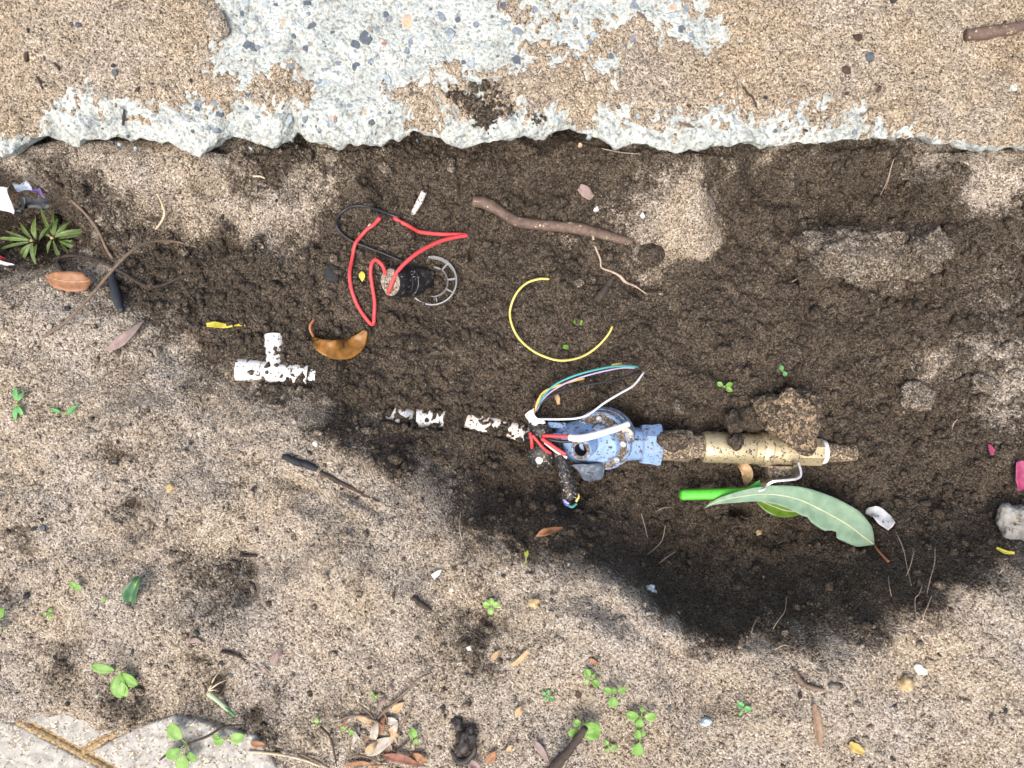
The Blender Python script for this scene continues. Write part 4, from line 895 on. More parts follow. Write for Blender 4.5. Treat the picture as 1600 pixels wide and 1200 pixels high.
clod(1185, 648, 40, 24, 24, .97, 'dark soil clod left of the mottled brown rock', 9, .2, sub=4, sink=.4)
clod(1146, 660, 13, 20, 22, .97, 'small dark soil clod touching the top of the brass body', 10, .1, sub=4, sink=.2, dz=.022)
clod(1430, 620, 29, 21, 20, .5, 'pale lumpy clod right of the brown rock', 11, -.1, sub=5, sink=.35)
clod(1060, 635, 11, 13, 12, .6, 'small grey clod above the soil caked brass nipple', 12, .3, sub=3, sink=.3)
clod(1017, 398, 20, 19, 16, .80, 'round grey brown stone at the lower end of the brown root', 13, .3, sub=4, sink=.35, lump=.2, name='stone', cat='stone', fine=.05)
clod(1150, 690, 12, 12, 8, .8, 'patch of soil stuck on the brass valve body', 14, .4, sub=3, sink=.5, dz=.040)
clod(521, 404, 7, 7, 6, .55, 'small pale clod right of the dark loop of wire', 16, sub=3, sink=.3)
clod(519, 428, 12, 15, 8, .97, 'dark charcoal lump left of the red wire loop', 17, sub=3, sink=.4, m=mat('charcoal', (.022, .022, .024), .85, var=.4, vscale=300, bump=.5), name='charcoal_lump', cat='charcoal')
clod(1052, 690, 22, 15, 9, .72, 'soil caked on the brass nipple beside the blue collar', 18, sub=4, sink=.5, dz=.045, lump=.5)
clod(1586, 822, 26, 34, 26, .3, 'grey concrete lump at the right edge', 19, sub=5, sink=.45, m=mat('dull_grey_stone', (.30, .295, .27), .9, dirt=.4, dirtcol=(.2, .16, .12), dscale=90., var=.3), name='concrete_lump', cat='concrete')
clod(345, 40, 16, 22, 7, .1, 'rounded sand lump on the slab beside the bare concrete', 20, sub=4, sink=.5, name='sand_lump', cat='sand lump') if False else None
o = blob('sand_lump', SL(342, 42, .003), (mm(18, 0), mm(24, 0), .008), M_GROUND, None, 20, .3, 4, .2, .12); tag(o, 'rounded sand lump on the slab beside the bare concrete', 'sand lump')
cr_ = random.Random(77)
for i, (x, y, r0, wt_, lab) in enumerate([(1395, 440, 22, .6, 'pale crumbly clod under the largest clod'), (1300, 345, 16, .85, 'dark clod above the largest clod'), (1480, 430, 18, .8, 'clod on the right of the rounded clod'), (1200, 430, 18, .85, 'dark clod in the upper right trench'), (1225, 340, 20, .9, 'dark clod in the hollow under the slab'), (1490, 370, 20, .8, 'clod high on the right trench side'),
        (1540, 600, 20, .5, 'pale clod on the right trench shoulder'), (1500, 505, 14, .8, 'small clod left of the dry right shoulder'), (895, 415, 11, .8, 'small clod below the middle of the brown root'), (905, 440, 9, .55, 'pale clod left of the thin root fork'), (600, 262, 11, .5, 'pale clod under the slab edge'), (805, 262, 12, .9, 'dark clod hanging under the slab middle'), (1085, 590, 9, .8, 'small clod between the rootlets above the brass'), (1300, 590, 10, .85, 'small clod above the brown rock'),
        (760, 630, 8, .85, 'small clod above the stained pipe'), (940, 805, 9, .9, 'small dark clod below the cable end'), (660, 600, 7, .85, 'small clod between tee and valve'), (1440, 700, 12, .85, 'dark clod right of the pale lumpy clod'), (1480, 770, 11, .85, 'dark clod at the right end of the floor'), (300, 470, 7, .8, 'small clod in the left arm of the trench')]):
    clod(x, y, r0, r0 * cr_.uniform(.65, .95), r0 * .7, wt_, lab, 60 + i, cr_.uniform(0, 3), sub=4, sink=.4, lump=.55, fine=.22)
M_PEB = mat('white_pebble', (.74, .72, .67), .6, var=.15); M_PEBY = mat('ochre_pebble', (.42, .32, .17), .85, dirt=.3, dirtcol=(.3, .24, .16), dscale=300., var=.3, vscale=250); M_PEBB = mat('pale_blue_pebble', (.42, .49, .53), .8, var=.25, vscale=200)
for i, (x, y, r_, m_, lab) in enumerate([(578, 353, 3, M_PEB, 'tiny white pebble inside the black wire loop'), (931, 326, 4.5, M_PEB, 'white pebble beside the pink leaf scrap above the root'), (1004, 337, 4, M_PEB, 'white pebble beside the dry sand tongue'), (621, 658, 3.5, M_PEB, 'round white pebble under the buried white pipe'), (493, 693, 4, M_PEB, 'white pebble on the left sand bank'),
        (667, 672, 3.5, M_PEBY, 'tan pebble below the buried coupling'), (1017, 921, 8, M_PEBB, 'pale blue white pebble near the lower trench rim'), (1186, 833, 5, M_PEBY, 'cream seed pebble under the long green leaf'), (1415, 1068, 12, M_PEBY, 'large ochre yellow pebble at lower right'), (1438, 1046, 9, M_PEB, 'chalky white pebble beside the ochre pebble'),
        (1103, 1128, 8, M_PEBB, 'bluish white pebble at the bottom right of the clover seedlings'), (267, 761, 8, M_PEBY, 'pale round pebble on the left sand bank'), (733, 1012, 4, M_PEB, 'tiny white pebble on the sand below the four leaf seedling'), (705, 922, 3.5, M_PEB, 'tiny white pebble left of the four leaf seedling'), (836, 942, 9, M_PEBY, 'tan pebble right of the four leaf seedling')]):
    clod(x, y, r_, r_ * .85, r_ * .8, 0, lab, 30 + i, i, sub=3, sink=.42, lump=.65, fine=.22, m=m_, name='pebble', cat='pebble')

# ------------------------------------------------------------------ roots and twigs
M_ROOT = mat('brown_root_bark', (.125, .084, .064), .7, dirt=.32, dirtcol=(.25, .20, .14), dscale=110., var=.3, vscale=130., speck=.03)
M_TWIG = mat('grey_brown_twig', (.16, .115, .08), .8, var=.3, vscale=200., bump=.4); M_DTWIG = mat('dark_twig', (.045, .033, .026), .85, var=.35, vscale=200., bump=.4)
M_FROOT = mat('pale_fine_root', (.40, .31, .23), .8, var=.25, vscale=200.); M_STRAW = mat('straw', (.52, .43, .29), .7, var=.25, vscale=200.)
def twig(name, px, lifts, rads, m, label, cat='twig', group=None, n=40, rough=.2, seg=7, slabbed=False):
    L_ = np.interp(np.linspace(0, 1, len(px)), np.linspace(0, 1, len(lifts)), lifts); pts_ = []
    for (x, y), l in zip(px, L_):
        if slabbed: pts_.append(SL(x, y, l))
        else:
            g = G(x, y); pts_.append(P(x, y, Hat(g.x, g.y) + l))
    k = mm(1, pts_[0].z); q = catmull(pts_, n)
    o = tube(name, q, [r_ * k for r_ in rads], m, None, seg=seg, rough=rough); return tag(o, label, cat, group)
twig('thick_root', [(738, 314), (756, 317), (773, 325), (790, 336), (808, 346), (840, 351), (875, 354), (905, 357), (940, 366), (970, 374), (1000, 384)], [.006, .010, .008, .006, .003, -.004], [8.5, 9.5, 8.5, 8, 8.5, 8.5, 8.5, 9, 8, 7, 5], M_ROOT, 'thick smooth brown root lying across the upper trench', 'root', n=80, rough=.12, seg=16)
twig('thin_root', [(926, 368), (931, 388), (938, 405), (940, 418), (955, 424), (968, 431), (978, 441), (992, 447), (1010, 459)], [.008, .006, .003, .006, .004], [1.8, 1.6, 1.5, 1.7, 2.0, 2.6, 1.5, 1.0], M_FROOT, 'thin pale branching root hanging from the brown root', 'root', n=60)
twig('bark_piece', [(932, 470), (940, 458), (950, 445), (960, 432)], [.004], [6, 7, 5, 3], M_DTWIG, 'dark bark piece between the thin root and the yellow wire', 'bark', rough=.5)
twig('broken_stem', [(662, 300), (657, 312), (650, 325), (644, 336)], [.016, .010, .004, -.003], [5, 5, 4.5, 4], mat('white_flaking_stem', (.66, .64, .58), .7, dirt=.42, dscale=240.), 'short white flaking stem sticking out above the red wire', 'stem', rough=.12, seg=12)
twig('long_twig', [(66, 528), (100, 505), (140, 465), (175, 423), (205, 393), (235, 378), (270, 377), (308, 386)], [.004, .012, .030, .034, .028, .012, .002], [1.8, 2.2, 2.6, 2.7, 2.5, 2.3, 2.2, 1.6], M_TWIG, 'long thin curved brown twig crossing the left trench edge', n=70)
twig('dark_root', [(113, 460), (108, 442), (98, 424), (90, 410), (105, 400), (135, 402), (165, 412), (195, 428), (225, 446), (250, 447), (275, 436), (300, 428)], [.008, .010, .012, .014, .010, .005, .003, .001], [3.4, 3.6, 3.8, 3.6, 3, 2.6, 2.6, 3, 3.4, 3, 2.6, 1.8], M_DTWIG, 'dark crooked root beside the brown leaf at left', 'root', n=80, rough=.35)
M_BPLAS = mat('black_plastic_edging', (.028, .033, .042), .45, dirt=.25, dscale=180., dirtcol=(.15, .12, .09))
twig('black_strip', [(174, 425), (177, 445), (182, 465), (189, 486)], [.006, .008, .006], [5, 7, 8, 5], M_BPLAS, 'black plastic strip standing at the left trench edge', 'plastic strip', rough=.1)
twig('pale_root', [(246, 303), (253, 318), (257, 335), (250, 350), (243, 358)], [.014, .012, .010, .006], [1.8, 2, 1.8, 1.2], M_STRAW, 'pale kinked root hanging under the slab at left', 'root', n=30)
twig('pale_root', [(395, 520 - 245), (408, 276), (414, 279)], [.006], [1.5, 1.8, 1.2], M_STRAW, 'short white root bit under the slab', 'root', n=14)
fr = [([(1396, 250), (1390, 270), (1383, 290), (1375, 306)], 'longer of two pale roots dangling under the slab at right'), ([(1392, 262), (1388, 280), (1383, 297)], 'shorter of two pale roots dangling under the slab at right'), ([(1543, 240), (1545, 250), (1540, 262)], 'tiny pale root at the slab edge far right'), ([(940, 232), (970, 238), (1004, 241)], 'pale straight root under the middle of the slab edge'),
      ([(1402, 835), (1412, 860), (1418, 890), (1424, 915)], 'pale root hanging from the white plastic scrap'), ([(1428, 862), (1422, 885), (1416, 900)], 'fine root forked beside the white scrap root'), ([(1461, 855), (1460, 880), (1452, 910), (1448, 930)], 'longest fine root on the lower right bank'), ([(1441, 915), (1436, 928), (1430, 935), (1430, 955)], 'kinked fine root on the lower right bank'),
      ([(1456, 930), (1450, 945), (1444, 960), (1442, 970)], 'fine root end at the lower right rim'), ([(1388, 900), (1390, 918), (1393, 932)], 'fine root below the stalk of the long leaf'), ([(1229, 932), (1226, 955), (1214, 972), (1208, 982)], 'fine root on the dark bank below the long leaf'), ([(1182, 968), (1176, 980), (1174, 990)], 'short fine root on the dark bank'), ([(1025, 800), (1035, 794), (1052, 792)], 'pale curved root bit left of the green handle'),
      ([(1002, 802), (1007, 820), (1012, 840)], 'hair root left of the green handle tip'), ([(1040, 820), (1034, 845), (1022, 858), (1012, 866)], 'forked hair root on the dark lower wall'), ([(1055, 862), (1040, 872), (1030, 880)], 'hair root near the lower trench wall foot'), ([(720, 800), (718, 825), (722, 845)], 'hanging hair root on the sand bank below the valve'), ([(1570, 880), (1565, 892), (1560, 897)], 'short twig like root at the right rim'),
      ([(820, 255 + 250), (845, 488), (853, 478)], 'tiny dark rootlet inside the yellow wire ring'), ([(957, 510), (970, 504), (985, 500)], 'dark rootlet at the end of the yellow wire'), ([(1238, 440), (1255, 430), (1265, 425)], 'pale rootlet under the flat dark clod'), ([(1496, 655), (1490, 662), (1488, 670)], 'tiny yellow rootlet at the right trench side'), ([(1210, 1015), (1225, 1008), (1232, 1010)], 'curled rootlet on the lower rim')]
for px, lab in fr:
    twig('fine_root', px, [.006, .009, .004], [.7, .75, .6, .4], M_DTWIG if 'dark root' in lab else M_FROOT, lab, 'root', 'fine roots in the trench', n=24, rough=.3, seg=5)
twig('stick', [(1500, 62), (1530, 60), (1560, 55), (1600, 44), (1640, 36)], [.008], [9, 10, 9.5, 8, 8], M_ROOT, 'thick brown stick on the slab at the top right', 'stick', slabbed=True, n=40, rough=.2, seg=14)
for px, lab in [([(1161, 136), (1170, 145), (1176, 152), (1184, 166)], 'small curved dark twig on the sandy slab'), ([(60, 122), (66, 131), (71, 142)], 'short dark twig on the left of the slab'), ([(186, 192), (189, 178), (191, 168)], 'upright dark splinter near the slab edge'), ([(86, 100), (92, 106), (95, 112)], 'tiny dark twig on the sandy slab corner'), ([(995, 20), (1003, 26), (1010, 32)], 'tan straw bit on bare concrete'), ([(1060, 190), (1072, 195), (1085, 198)], 'thin red brown twig near the slab edge')]:
    twig('small_twig', px, [.0025], [1.6, 2.0, 1.4], M_DTWIG if 'dark' in lab else M_ROOT, lab, 'twig', 'small twigs on the slab', slabbed=True, n=16)
twig('black_stick', [(442, 714), (460, 720), (480, 727), (496, 733)], [.003], [5, 7, 6, 4], mat('burnt_wood', (.016, .018, .022), .7, var=.4, vscale=300, bump=.5), 'charred black stick on the left sand bank', 'stick', rough=.4)
twig('burnt_twig', [(500, 738), (530, 752), (560, 768), (592, 784)], [.001], [3, 3.5, 3, 2], M_DTWIG, 'dark burnt twig trailing right of the charred stick', rough=.5)
twig('black_stick', [(645, 933), (655, 942), (664, 948), (674, 954)], [.003], [4, 5, 4.5, 3], M_DTWIG, 'short black stick left of the four leaf seedling', 'stick', rough=.4)
twig('thick_twig', [(915, 1137), (902, 1155), (885, 1178), (862, 1205), (850, 1225)], [.030, .018, .010, .008], [4.5, 6, 7, 8, 8], M_DTWIG, 'thick dark twig beside the round leaf at the bottom', n=36, rough=.25, seg=12)
twig('thin_dark_twig', [(232, 1204), (262, 1178), (300, 1160), (325, 1150), (350, 1136), (385, 1132)], [.008, .012, .016, .014, .008], [1.8, 2, 2.2, 2, 1.8, 1.2], M_DTWIG, 'thin black twig crossing the cream paving', n=40)
twig('curved_stick', [(1241, 1048), (1250, 1062), (1262, 1072), (1288, 1078)], [.003], [3, 4, 3.5, 2], M_TWIG, 'short curved brown stick at the lower right', 'stick')
twig('pale_straw', [(388, 1174), (430, 1178), (470, 1186), (500, 1197)], [.004], [2, 2.2, 2, 1.6], M_STRAW, 'thin pale straw lying at the bottom left', 'straw')
twig('dark_twig', [(345, 1018), (358, 1020), (372, 1025), (384, 1032)], [.004], [2.5, 3, 2.5, 1.5], M_DTWIG, 'dark twig above the uprooted grass tuft')
twig('black_splinter', [(376, 868), (390, 868), (402, 869)], [.003], [2, 3, 2], M_DTWIG, 'black splinter in the dent on the left bank', 'splinter')
twig('black_splinter', [(828, 296), (832, 290), (838, 284)], [.003], [3, 4.5, 3], M_DTWIG, 'black splinter above the brown root', 'splinter')

# ------------------------------------------------------------------ leaves
def profile(kind, n):
    t = np.linspace(0, 1, n)
    if kind == 'lance': return np.sin(math.pi * t ** .8) ** .9
    if kind == 'round': return np.sqrt(np.clip(1 - (2 * t - 1) ** 2, 0, 1))
    if kind == 'oval': return np.sin(math.pi * t) ** .75
    return np.clip(np.minimum(t * 8, (1 - t) * 8), 0, 1)
def leaf_geo(mid, halfw, cup=.2, twist=0., wav=.0, seed=0, cols=7, notch=()):
    n = len(mid); V_, F_ = [], []
    for i, p in enumerate(mid):
        d = mid[min(i + 1, n - 1)] - mid[max(i - 1, 0)]; d.normalize()
        s_ = W.cross(d)
        if s_.length < 1e-4: s_ = Vector((1, 0, 0))
        s_.normalize(); up = d.cross(s_).normalized() if True else W
        tw = twist * (i / (n - 1) - .3); s2 = s_ * math.cos(tw) + up * math.sin(tw); u2 = -s_ * math.sin(tw) + up * math.cos(tw)
        for j in range(cols):
            k = -1 + 2 * j / (cols - 1); hw = halfw[i]
            for (nt0, side, w0, dep) in notch:
                if k * side > 0: hw *= 1 - dep * math.exp(-((i / (n - 1) - nt0) / w0) ** 2)
            q = p + s2 * k * hw + u2 * (cup * abs(k) ** 1.6 * hw)
            if wav: q += u2 * wav * mnoise.noise(q * 60 + Vector((seed, 0, 0))) * (abs(k) + .3)
            V_.append(q)
    for i in range(n - 1):
        for j in range(cols - 1): a_ = i * cols + j; F_.append((a_, a_ + 1, a_ + cols + 1, a_ + cols))
    return V_, F_
def ground_leaf(name, px, hw_px, m, label, cat='leaf', group=None, lifts=(.003,), kind='lance', cup=.2, twist=0., wav=.002, seed=0, n=26, rib=None, stalk=None, stalk_m=None, slabbed=False, notch=(), cols=7, th=.0005, rib_r=.9):
    L_ = np.interp(np.linspace(0, 1, len(px)), np.linspace(0, 1, len(lifts)), lifts); pts_ = []
    for (x, y), l in zip(px, L_):
        if slabbed: pts_.append(SL(x, y, l))
        else:
            g = G(x, y); pts_.append(P(x, y, Hat(g.x, g.y) + l))
    mid = catmull(pts_, n); k = mm(1, pts_[0].z)
    hw = list(np.interp(np.linspace(0, 1, n), np.linspace(0, 1, len(hw_px)), hw_px) * k) if isinstance(hw_px, (list, tuple)) else list(profile(kind, n) * hw_px * k)
    e = thing(name, mid[n // 2], label, cat, group)
    V_, F_ = leaf_geo(mid, hw, cup, twist, wav, seed, cols, notch)
    o = put('blade', V_, F_, m, e); md = o.modifiers.new('thickness', 'SOLIDIFY'); md.thickness = th
    if rib is not None: tube('midrib', [p + W * .0002 for p in mid[:-1]], [rib_r * k * .5, rib_r * k, rib_r * k * 1.2], rib, e, seg=5)
    if stalk:
        sp2 = [mid[-1]] + [(lambda g: P(x, y, Hat(g.x, g.y) + l))(G(x, y)) for x, y, l in stalk]
        tube('stalk', catmull(sp2, 14), [1.8 * k, 1.6 * k, 2.0 * k], stalk_m or rib or m, e, seg=6)
    return e
M_EUC = mat('grey_green_leaf', (.18, .285, .19), .6, dirt=.10, dscale=420., dirtcol=(.05, .045, .03), var=.16, vscale=90.); M_EUCR = mat('pale_midrib', (.48, .50, .33), .6); M_STALK = mat('red_brown_stalk', (.33, .13, .06), .6)
# long leaf lies over the handle: heights given in the place
lz = ZC
emid = [P(x, y, ZC + d) for x, y, d in [(1099, 794, .000), (1120, 784, .012), (1150, 777, .020), (1185, 772, .026), (1215, 773, .028), (1250, 781, .026), (1290, 800, .018), (1325, 820, .016), (1350, 839, .020), (1366, 851, .022)]]
n = 44; mid = catmull(emid, n)
ehw = list(np.interp(np.linspace(0, 1, n), np.linspace(0, 1, 10), [0, 4, 8, 11, 14.5, 20, 26, 27, 19, 1]) * KPX)
e = thing('long_leaf', mid[n // 2], 'long curved grey green leaf lying over the green handle', 'leaf')
V_, F_ = leaf_geo(mid, ehw, .10, .25, .004, 2, 13, ((.60, 1, .012, .18), (.735, 1, .018, .35), (.30, -1, .01, .1))); V2, F2 = leaf_geo(mid, ehw, .10, .25, .004, 2, 13, ((.60, -1, .012, .16), (.735, -1, .02, .38), (.36, 1, .01, .12)))
o = put('blade', V2, F2, M_EUC, e); md = o.modifiers.new('thickness', 'SOLIDIFY'); md.thickness = .0006
ribp = [Vector(V2[i * 13 + 6]) + W * .0004 for i in range(n)]
tube('midrib', ribp, [.5 * KPX, .8 * KPX, 1.3 * KPX, 1.6 * KPX], M_EUCR, e, seg=6)
tube('stalk', catmull([mid[-1], g_at(1372, 860, .010), g_at(1380, 869, .008), g_at(1389, 878, .004)], 12), [1.6 * KPX, 1.5 * KPX, 2.2 * KPX], M_STALK, e, seg=6)
M_OLIVE = leafmat('olive_leaf', (.10, .19, .02), .35, var=.2)
ground_leaf('olive_leaf', [(1180, 778), (1205, 790), (1230, 798), (1258, 800)], 13, M_OLIVE, 'olive green leaf tucked under the long grey green leaf', lifts=(.010, .012, .010, .006), cup=.3, rib=M_EUCR)
M_BRLEAF = leafmat('brown_dry_leaf', (.27, .13, .062), .5, var=.3); M_ORLEAF = leafmat('orange_brown_leaf', (.25, .115, .022), .38, var=.35); M_TANLEAF = leafmat('tan_dry_leaf', (.42, .29, .16), .6, var=.3); M_GRLEAF = leafmat('grey_dry_leaf', (.38, .345, .29), .65, var=.25)
M_PKLEAF = leafmat('mauve_dry_leaf', (.25, .185, .165), .6, var=.2); M_YLEAF = leafmat('yellow_leaf', (.48, .42, .05), .45, var=.2); M_DGR = leafmat('dark_green_leaf', (.045, .13, .055), .4, var=.2)
ground_leaf('curled_leaf', [(1152, 722), (1162, 730), (1168, 742), (1163, 758)], [2, 7, 9, 8, 3], M_TANLEAF, 'small curled tan leaf beside the valve stem', lifts=(.012, .020, .018, .010), cup=.9, twist=1.2, wav=.006)
ground_leaf('brown_leaf', [(70, 430), (85, 436), (108, 440), (130, 440), (143, 438)], [1, 12, 16, 15, 2], M_BRLEAF, 'oval brown dry leaf in the left corner', lifts=(.012, .016, .018, .014), cup=.15, rib=M_TANLEAF, twist=.3)
ground_leaf('orange_leaf', [(488, 528), (503, 540), (522, 546), (543, 545), (560, 534), (572, 516)], [3, 11, 15, 16, 13, 3], M_ORLEAF, 'orange brown folded leaf half buried near the pipe tee', lifts=(.006, .009, .009, .007, .003), cup=.10, twist=.35, wav=.005)
tube('stalk', catmull([g_at(490, 526, .008), g_at(485, 516, .012), g_at(485, 508, .012), g_at(491, 499, .008)], 14), mm(2.2, -.06), M_STALK, C.objects['orange_leaf'], seg=6) 
ground_leaf('narrow_leaf', [(166, 548), (185, 536), (205, 520), (226, 500)], 8, M_PKLEAF, 'narrow mauve dry leaf on the left trench edge', lifts=(.006, .008, .008), cup=.3, rib=M_PKLEAF)
ground_leaf('yellow_leaf', [(323, 508), (335, 507), (350, 509), (364, 510)], [3, 5, 4, 1], M_YLEAF, 'yellow green leaf fragment above the pipe tee', lifts=(.004,), cup=.1)
ground_leaf('yellow_leaf', [(366, 509), (374, 508), (383, 508)], [1, 2, 1], M_YLEAF, 'tiny yellow leaf sliver above the pipe tee', lifts=(.003,), cup=.1)
ground_leaf('yellow_leaf', [(565, 424), (566, 432), (566, 440)], 5, M_YLEAF, 'small yellow leaf inside the red wire loop', lifts=(.004,), cup=.3)
ground_leaf('pink_leaf', [(905, 294), (915, 300), (925, 310)], [5, 9, 5], M_PKLEAF, 'pinkish torn leaf scrap above the brown root', lifts=(.006,), cup=.2, wav=.005)
ground_leaf('green_scrap', [(897, 501), (903, 503), (910, 504)], [3, 6, 3], leafmat('fresh_green_scrap', (.10, .24, .02), .5), 'green leaf scrap inside the yellow wire ring', lifts=(.004,), cup=.3)
ground_leaf('green_scrap', [(880, 541), (884, 542), (888, 541)], [2, 4, 2], leafmat('fresh_green_scrap', (.10, .24, .02), .5), 'smaller green scrap under the yellow wire ring', lifts=(.004,), cup=.3)
ground_leaf('folded_leaf', [(203, 940), (208, 925), (213, 912), (219, 902)], [7, 12, 9, 4], M_DGR, 'folded dark green leaf standing on the left sand', lifts=(.004, .010, .014, .012), cup=.7, rib=M_YLEAF)
ground_leaf('brown_strip_leaf', [(1271, 1098), (1276, 1120), (1279, 1145), (1281, 1168)], [2, 6, 7, 6, 2], mat('bark_strip', (.23, .15, .095), .7, var=.3, vscale=200), 'narrow brown bark strip at the lower right', 'bark', lifts=(.004,), cup=.3)
ground_leaf('curled_leaf', [(838, 838), (848, 832), (860, 828), (880, 824)], [1, 6, 5, 1], M_BRLEAF, 'curled brown leaf on the rim below the cable', lifts=(.008, .010, .006), cup=.8)
ground_leaf('ochre_leaf', [(1327, 1160), (1336, 1167), (1350, 1176)], [4, 8, 3], M_YLEAF if False else leafmat('ochre_leaf', (.46, .33, .10), .6), 'ochre leaf flake at the bottom right', lifts=(.004,), cup=.3)
ground_leaf('dry_flake', [(868, 615), (871, 622), (873, 632)], [3, 4, 2], M_TANLEAF, 'tan flake under the coloured wires', lifts=(.006, .010, .008), cup=.5)
ground_leaf('dry_flake', [(885, 895), (683, 898)] if False else [(676, 902), (683, 896), (690, 890)], [5, 4, 1], leafmat('white_flake', (.6, .6, .58), .6), 'white paper flake on the sand below the bank', cat='flake', lifts=(.004,), cup=.2)
ground_leaf('petal', [(1592, 720), (1596, 745), (1598, 765)], [6, 14, 10], leafmat('magenta_petal', (.30, .045, .115), .55), 'magenta petal at the right edge', cat='petal', lifts=(.010,), cup=.3)
ground_leaf('petal', [(1546, 694), (1549, 703), (1550, 711)], [2, 5, 2], leafmat('magenta_petal', (.30, .05, .11), .5), 'tiny dark magenta petal right of the trench', cat='petal', lifts=(.005,), cup=.3)
ground_leaf('yellow_bits', [(1557, 856), (1570, 862), (1585, 864)], [2, 3, 2], M_YLEAF, 'yellow straw bit beside the concrete lump', cat='straw', lifts=(.006,), cup=.4)
ground_leaf('plastic_scrap', [(1352, 797), (1368, 802), (1382, 812), (1395, 823)], [4, 9, 11, 8], mat('translucent_scrap', (.58, .60, .61), .4, dirt=.3, dscale=160.), 'crumpled white plastic scrap right of the long leaf', cat='plastic scrap', lifts=(.006, .010, .006), cup=.3, wav=.008, twist=.6)

# ------------------------------------------------------------------ seedlings
M_SEED = leafmat('seedling_green', (.14, .29, .05), .45, var=.2); M_SEED2 = leafmat('young_green', (.19, .345, .075), .45, var=.2); M_SEED3 = leafmat('bluish_green', (.10, .30, .09), .5, var=.2); M_STEM = mat('seedling_stem', (.30, .34, .12), .6)
def seedling(px, py, leaves, label, m=M_SEED, kind='oval', lift=.008, group='seedlings on the sand', cat='seedling', name='seedling', stem_r=1.2):
    g = G(px, py); z = Hat(g.x, g.y); base = Vector((g.x, g.y, z)); k = mm(1, z)
    e = thing(name, base, label, cat, group); top = base + W * lift
    tube('stem', [base - W * .004, base + W * lift * .5, top], [stem_r * k, stem_r * k * .9, stem_r * k * .8], M_STEM, e, seg=6)
    for q in leaves:
        ang, dist, ln, wd = q[:4]; tilt = q[4] if len(q) > 4 else .25; mk = q[5] if len(q) > 5 else m
        d = Vector((math.cos(R(ang)), math.sin(R(ang)), 0)); p0 = top; p1 = top + d * dist * k + W * dist * k * .3
        if dist > 1: tube('leaf_stalk', [p0, p0.lerp(p1, .5) + W * .0008, p1], [.9 * k, .8 * k, .8 * k], M_STEM, e, seg=5)
        midl = [p1 + d * ln * k * t + W * ln * k * (tilt * t - .35 * t * t) for t in np.linspace(0, 1, 12)]
        V_, F_ = leaf_geo(midl, list(profile(kind, 12) * wd * k), .25, 0, .0015, ang, 7)
        o = put('leaf', V_, F_, mk, e); md = o.modifiers.new('thickness', 'SOLIDIFY'); md.thickness = .0004
    return e
seedling(125, 913, [(150, 0, 10, 5), (330, 0, 9, 6)], 'small round leafed seedling left of the folded dark leaf', kind='round')
seedling(80, 957, [(60, 2, 8, 3), (300, 2, 8, 3), (180, 2, 7, 3)], 'tiny three leafed seedling at far left', lift=.004)
seedling(163, 940, [(60, 1, 9, 3)], 'single leaf sprout beside the folded dark leaf', lift=.005)
seedling(198, 1042, [(165, 8, 34, 8, .5), (268, 2, 40, 12, .3), (285, 14, 26, 8, .2, M_SEED2), (320, 4, 30, 9, .3)], 'large bright seedling with broad toothed leaves at lower left', lift=.012)
seedling(300, 1153, [(130, 10, 30, 11, .3, M_SEED2), (215, 10, 26, 9, .3), (262, 14, 26, 11, .2, M_SEED2), (300, 12, 18, 7)], 'four leafed seedling beside the cream paving', lift=.014, m=M_SEED)
seedling(358, 1149, [(190, 2, 16, 8, .3), (12, 8, 22, 9, .3, M_SEED2), (160, 8, 12, 5)], 'two lobed seedling right of the paving', lift=.010)
seedling(768, 943, [(165, 2, 12, 5, .4), (90, 1, 11, 5, .4), (15, 2, 12, 5, .4), (265, 2, 12, 5, .3)], 'four leafed lime seedling on the sand below the valve', m=M_SEED2, lift=.010)
seedling(922, 1056, [(120, 3, 14, 6), (320, 4, 13, 6), (215, 3, 9, 4), (40, 2, 8, 3)], 'upper small clover seedling at bottom centre', lift=.007)
seedling(957, 1078, [(155, 3, 13, 6), (25, 6, 16, 5, .4), (265, 4, 18, 8), (80, 1, 8, 4)], 'larger clover seedling right of the upper clover', lift=.008)
seedling(855, 1084, [(150, 2, 8, 3), (330, 3, 9, 4), (80, 2, 7, 3), (240, 2, 7, 3)], 'pale tiny clover seedling left of the clovers', m=M_SEED3, lift=.004)
seedling(908, 1130, [(200, 6, 17, 7, .3), (130, 6, 12, 6, .3, M_SEED2), (355, 0, 28, 14, .3), (20, 0, 20, 9, .4, M_SEED2)], 'seedling with one big round leaf behind the thick twig', kind='round', lift=.014)
seedling(1000, 1115, [(170, 4, 20, 8), (5, 4, 20, 7, .3, M_SEED2), (255, 2, 16, 7), (85, 8, 8, 4)], 'branching seedling at bottom centre right', lift=.008)
seedling(998, 1150, [(110, 2, 14, 7), (255, 4, 22, 10, .2), (70, 6, 10, 4)], 'seedling with a hanging lower leaf at the bottom', lift=.009)
seedling(950, 1162, [(120, 2, 9, 4), (350, 3, 11, 5), (250, 2, 9, 4)], 'low seedling left of the hanging leaf seedling', lift=.005)
seedling(1160, 1101, [(150, 1, 10, 5), (330, 1, 11, 5), (240, 6, 9, 2, .1, M_SEED3)], 'two leafed blue green seedling at lower right', m=M_SEED3, lift=.006, kind='round')
seedling(650, 1148, [(110, 1, 14, 7), (290, 1, 8, 5)], 'round leafed seedling right of the leaf litter', kind='round', lift=.008)
seedling(545, 1136, [(160, 2, 10, 4, .3, M_SEED2), (330, 2, 10, 4)], 'little seedling left of the leaf litter', lift=.006)
seedling(585, 1083, [(140, 1, 7, 3), (310, 1, 7, 3)], 'tiny sprout above the leaf litter', lift=.004)
seedling(497, 1128, [(90, 1, 8, 4), (200, 2, 5, 2)], 'small upright sprout at the bottom left of the litter', m=M_SEED2, lift=.006)
